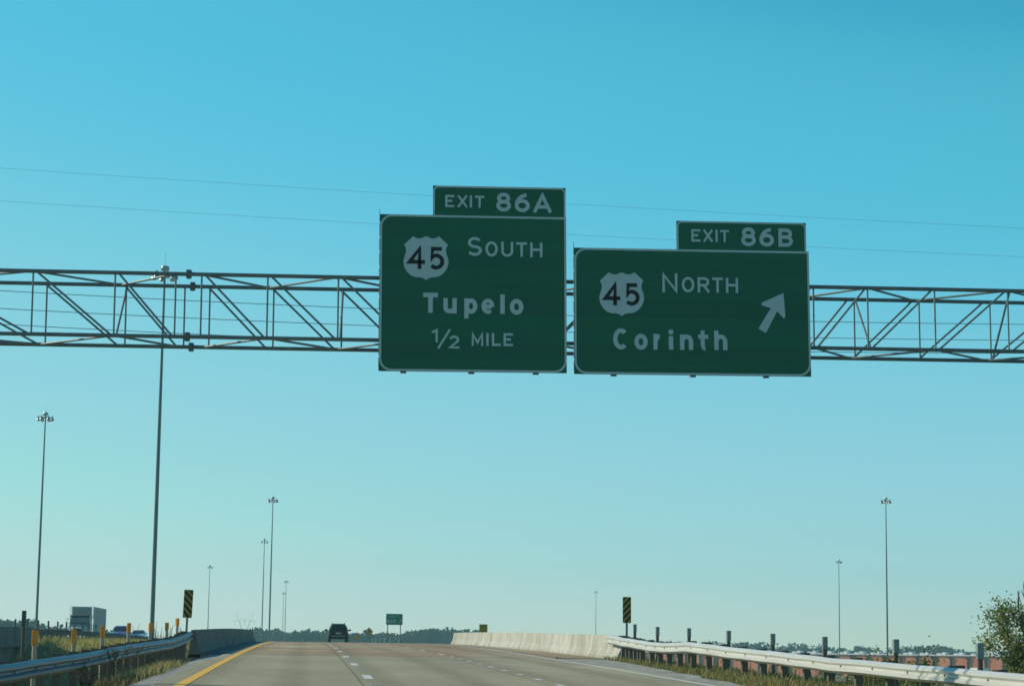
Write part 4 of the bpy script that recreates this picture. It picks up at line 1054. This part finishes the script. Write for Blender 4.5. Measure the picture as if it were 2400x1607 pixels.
grass('bank_grass', 34000, reg(-17, -4.5, 118, 215), (.15, .5), [(.52, .42, .14), (.44, .38, .10), (.58, .46, .19), (.32, .30, .08)], .07, 4, .5)
grass('bank_grass', 16000, reg(12.5, 30, 36, 100), (.15, .5), MIX, .05, 6, .4)
def weed(x, y, H, label, seed):
    random.seed(seed); r = thing('dry_weed', label, 'weed', (x, y, terr(x, y)), 'tall dry weeds at the left guardrail')
    mb = MB(); tips = []
    for k in range(3): branches(mb, (random.uniform(-.06, .06), random.uniform(-.06, .06), -.05), (random.uniform(-.25, .25), random.uniform(-.2, .2), 1), H * .45, .013, 2, tips, .5, .2, 3, .005)
    mb.build('stalk', 'twig', r)
    lf = MB(); tones = []
    for q, d in tips:
        for _ in range(2): leaf_quad(lf, q + Vector((random.gauss(0, .03), random.gauss(0, .03), random.gauss(0, .04))), random.uniform(.03, .06), jit(random.choice([(.10, .075, .04), (.07, .055, .03), (.14, .11, .06)])), tones)
    lf.tone = tones; lf.build('seed_heads', 'leaf', r)
weed(-4.05, 48.0, 1.15, 'tallest dark dry weed standing in front of the left guardrail', 3)
weed(-4.35, 44.0, .9, 'thin dry weed left of the tallest weed by the left guardrail', 8)
weed(-4.1, 41.5, .55, 'low leafy dry weed at the bottom left verge', 11)
weed(-3.9, 56.0, .6, 'small dry weed in pale grass beyond the tallest weed', 14)
# far woods -------------------------------------------------------------
def wood(name, spots, cols, leafs, nleaf, seed, bare=0.):
    random.seed(seed); mb = MB(); tones = []
    for x, y, H, R in spots:
        base_c = random.choice(cols); k0 = random.uniform(.7, 1.25); nl = int(nleaf * (R / 6.) ** 2 * (.35 if random.random() < bare else 1))
        lobes = [(Vector((random.gauss(0, R * .45), random.gauss(0, R * .45), H * random.uniform(.45, .82))), R * random.uniform(.35, .62)) for _ in range(7)]
        lobes.append((Vector((0, 0, H - R * .5)), R * .5))
        for c, lr in lobes:
            k = k0 * random.uniform(.75, 1.3)
            for _ in range(nl // 8):
                d = Vector((random.gauss(0, 1), random.gauss(0, 1), random.gauss(0, 1))).normalized() * lr * random.uniform(.6, 1.05)
                leaf_quad(mb, Vector((x, y, BASE)) + c + d, leafs * random.uniform(.6, 1.4), jit([q * k for q in base_c], .2), tones, .3, .8)
        for _ in range(nl // 3):   # low understorey
            leaf_quad(mb, Vector((x + random.gauss(0, R * .7), y + random.gauss(0, R * .5), BASE + H * random.uniform(0, .5))), leafs * random.uniform(.6, 1.4), jit([q * k0 for q in base_c], .2), tones, .3, .8)
    mb.tone = tones
    return tag(mb.build(name, 'farleaf'), kind='stuff')
FAR = [(.035, .065, .028), (.04, .06, .03), (.028, .055, .03), (.05, .065, .025), (.12, .07, .03), (.07, .06, .03), (.035, .06, .022)]
def band(x0, x1, Y0, Y1, prof, step, wv, seed):
    """prof: [(photo x, photo y of the crown line)]"""
    random.seed(seed); out = []; px = x0
    while px < x1:
        Y = random.uniform(Y0, Y1); py = interp(px, [q[0] for q in prof], [q[1] for q in prof]) + random.uniform(-wv, wv)
        p = at(px, py, Y); H = p.z - BASE
        out.append((p.x, Y, H, min(H * .45, random.uniform(4.2, 7)))); px += step * random.uniform(.6, 1.4)
    return out
wood('woodland', band(570, 1120, 900, 1050, [(570, 1476), (640, 1473), (680, 1483), (760, 1478), (800, 1488), (860, 1480), (900, 1489), (940, 1482), (960, 1477), (1000, 1474), (1030, 1481), (1070, 1473), (1120, 1480)], 11, 5, 1), FAR, 1.7, 700, 41)
wood('woodland', band(-80, 330, 620, 760, [(-80, 1452), (30, 1450), (60, 1455), (80, 1466), (105, 1461), (125, 1472), (200, 1478), (330, 1484)], 13, 5, 2), FAR[:4] + [(.10, .085, .04)], 1.3, 800, 42)
wood('woodland', band(1480, 2480, 1000, 1200, [(1480, 1510), (1560, 1506), (1690, 1509), (1780, 1506), (1830, 1519), (1870, 1511), (1960, 1519), (2050, 1514), (2100, 1522), (2180, 1512), (2240, 1517), (2300, 1526), (2480, 1520)], 11, 7, 3), FAR + [(.13, .10, .07), (.10, .085, .06)] * 3, 1.4, 560, 43, .5)
wood('woodland', band(1100, 1500, 1200, 1400, [(1100, 1490), (1270, 1486), (1300, 1492), (1500, 1503)], 14, 4, 4), FAR, 2., 500, 44)

# ------------------------------------------------------------------ air
HZ = 0.00032
if HZ:
    mb = MB(); mb.box(-860, 860, -140, 1660, BASE - 2.2, 62)
    hm = bpy.data.materials.new('haze'); hm.use_nodes = True; n = hm.node_tree.nodes; n.remove(n['Principled BSDF'])
    pv = n.new('ShaderNodeVolumePrincipled'); pv.inputs['Color'].default_value = (.50, .95, 1, 1); pv.inputs['Density'].default_value = HZ; pv.inputs['Anisotropy'].default_value = .2
    hm.node_tree.links.new(pv.outputs[0], n['Material Output'].inputs['Volume'])
    tag(mb.build('haze', hm), kind='stuff')
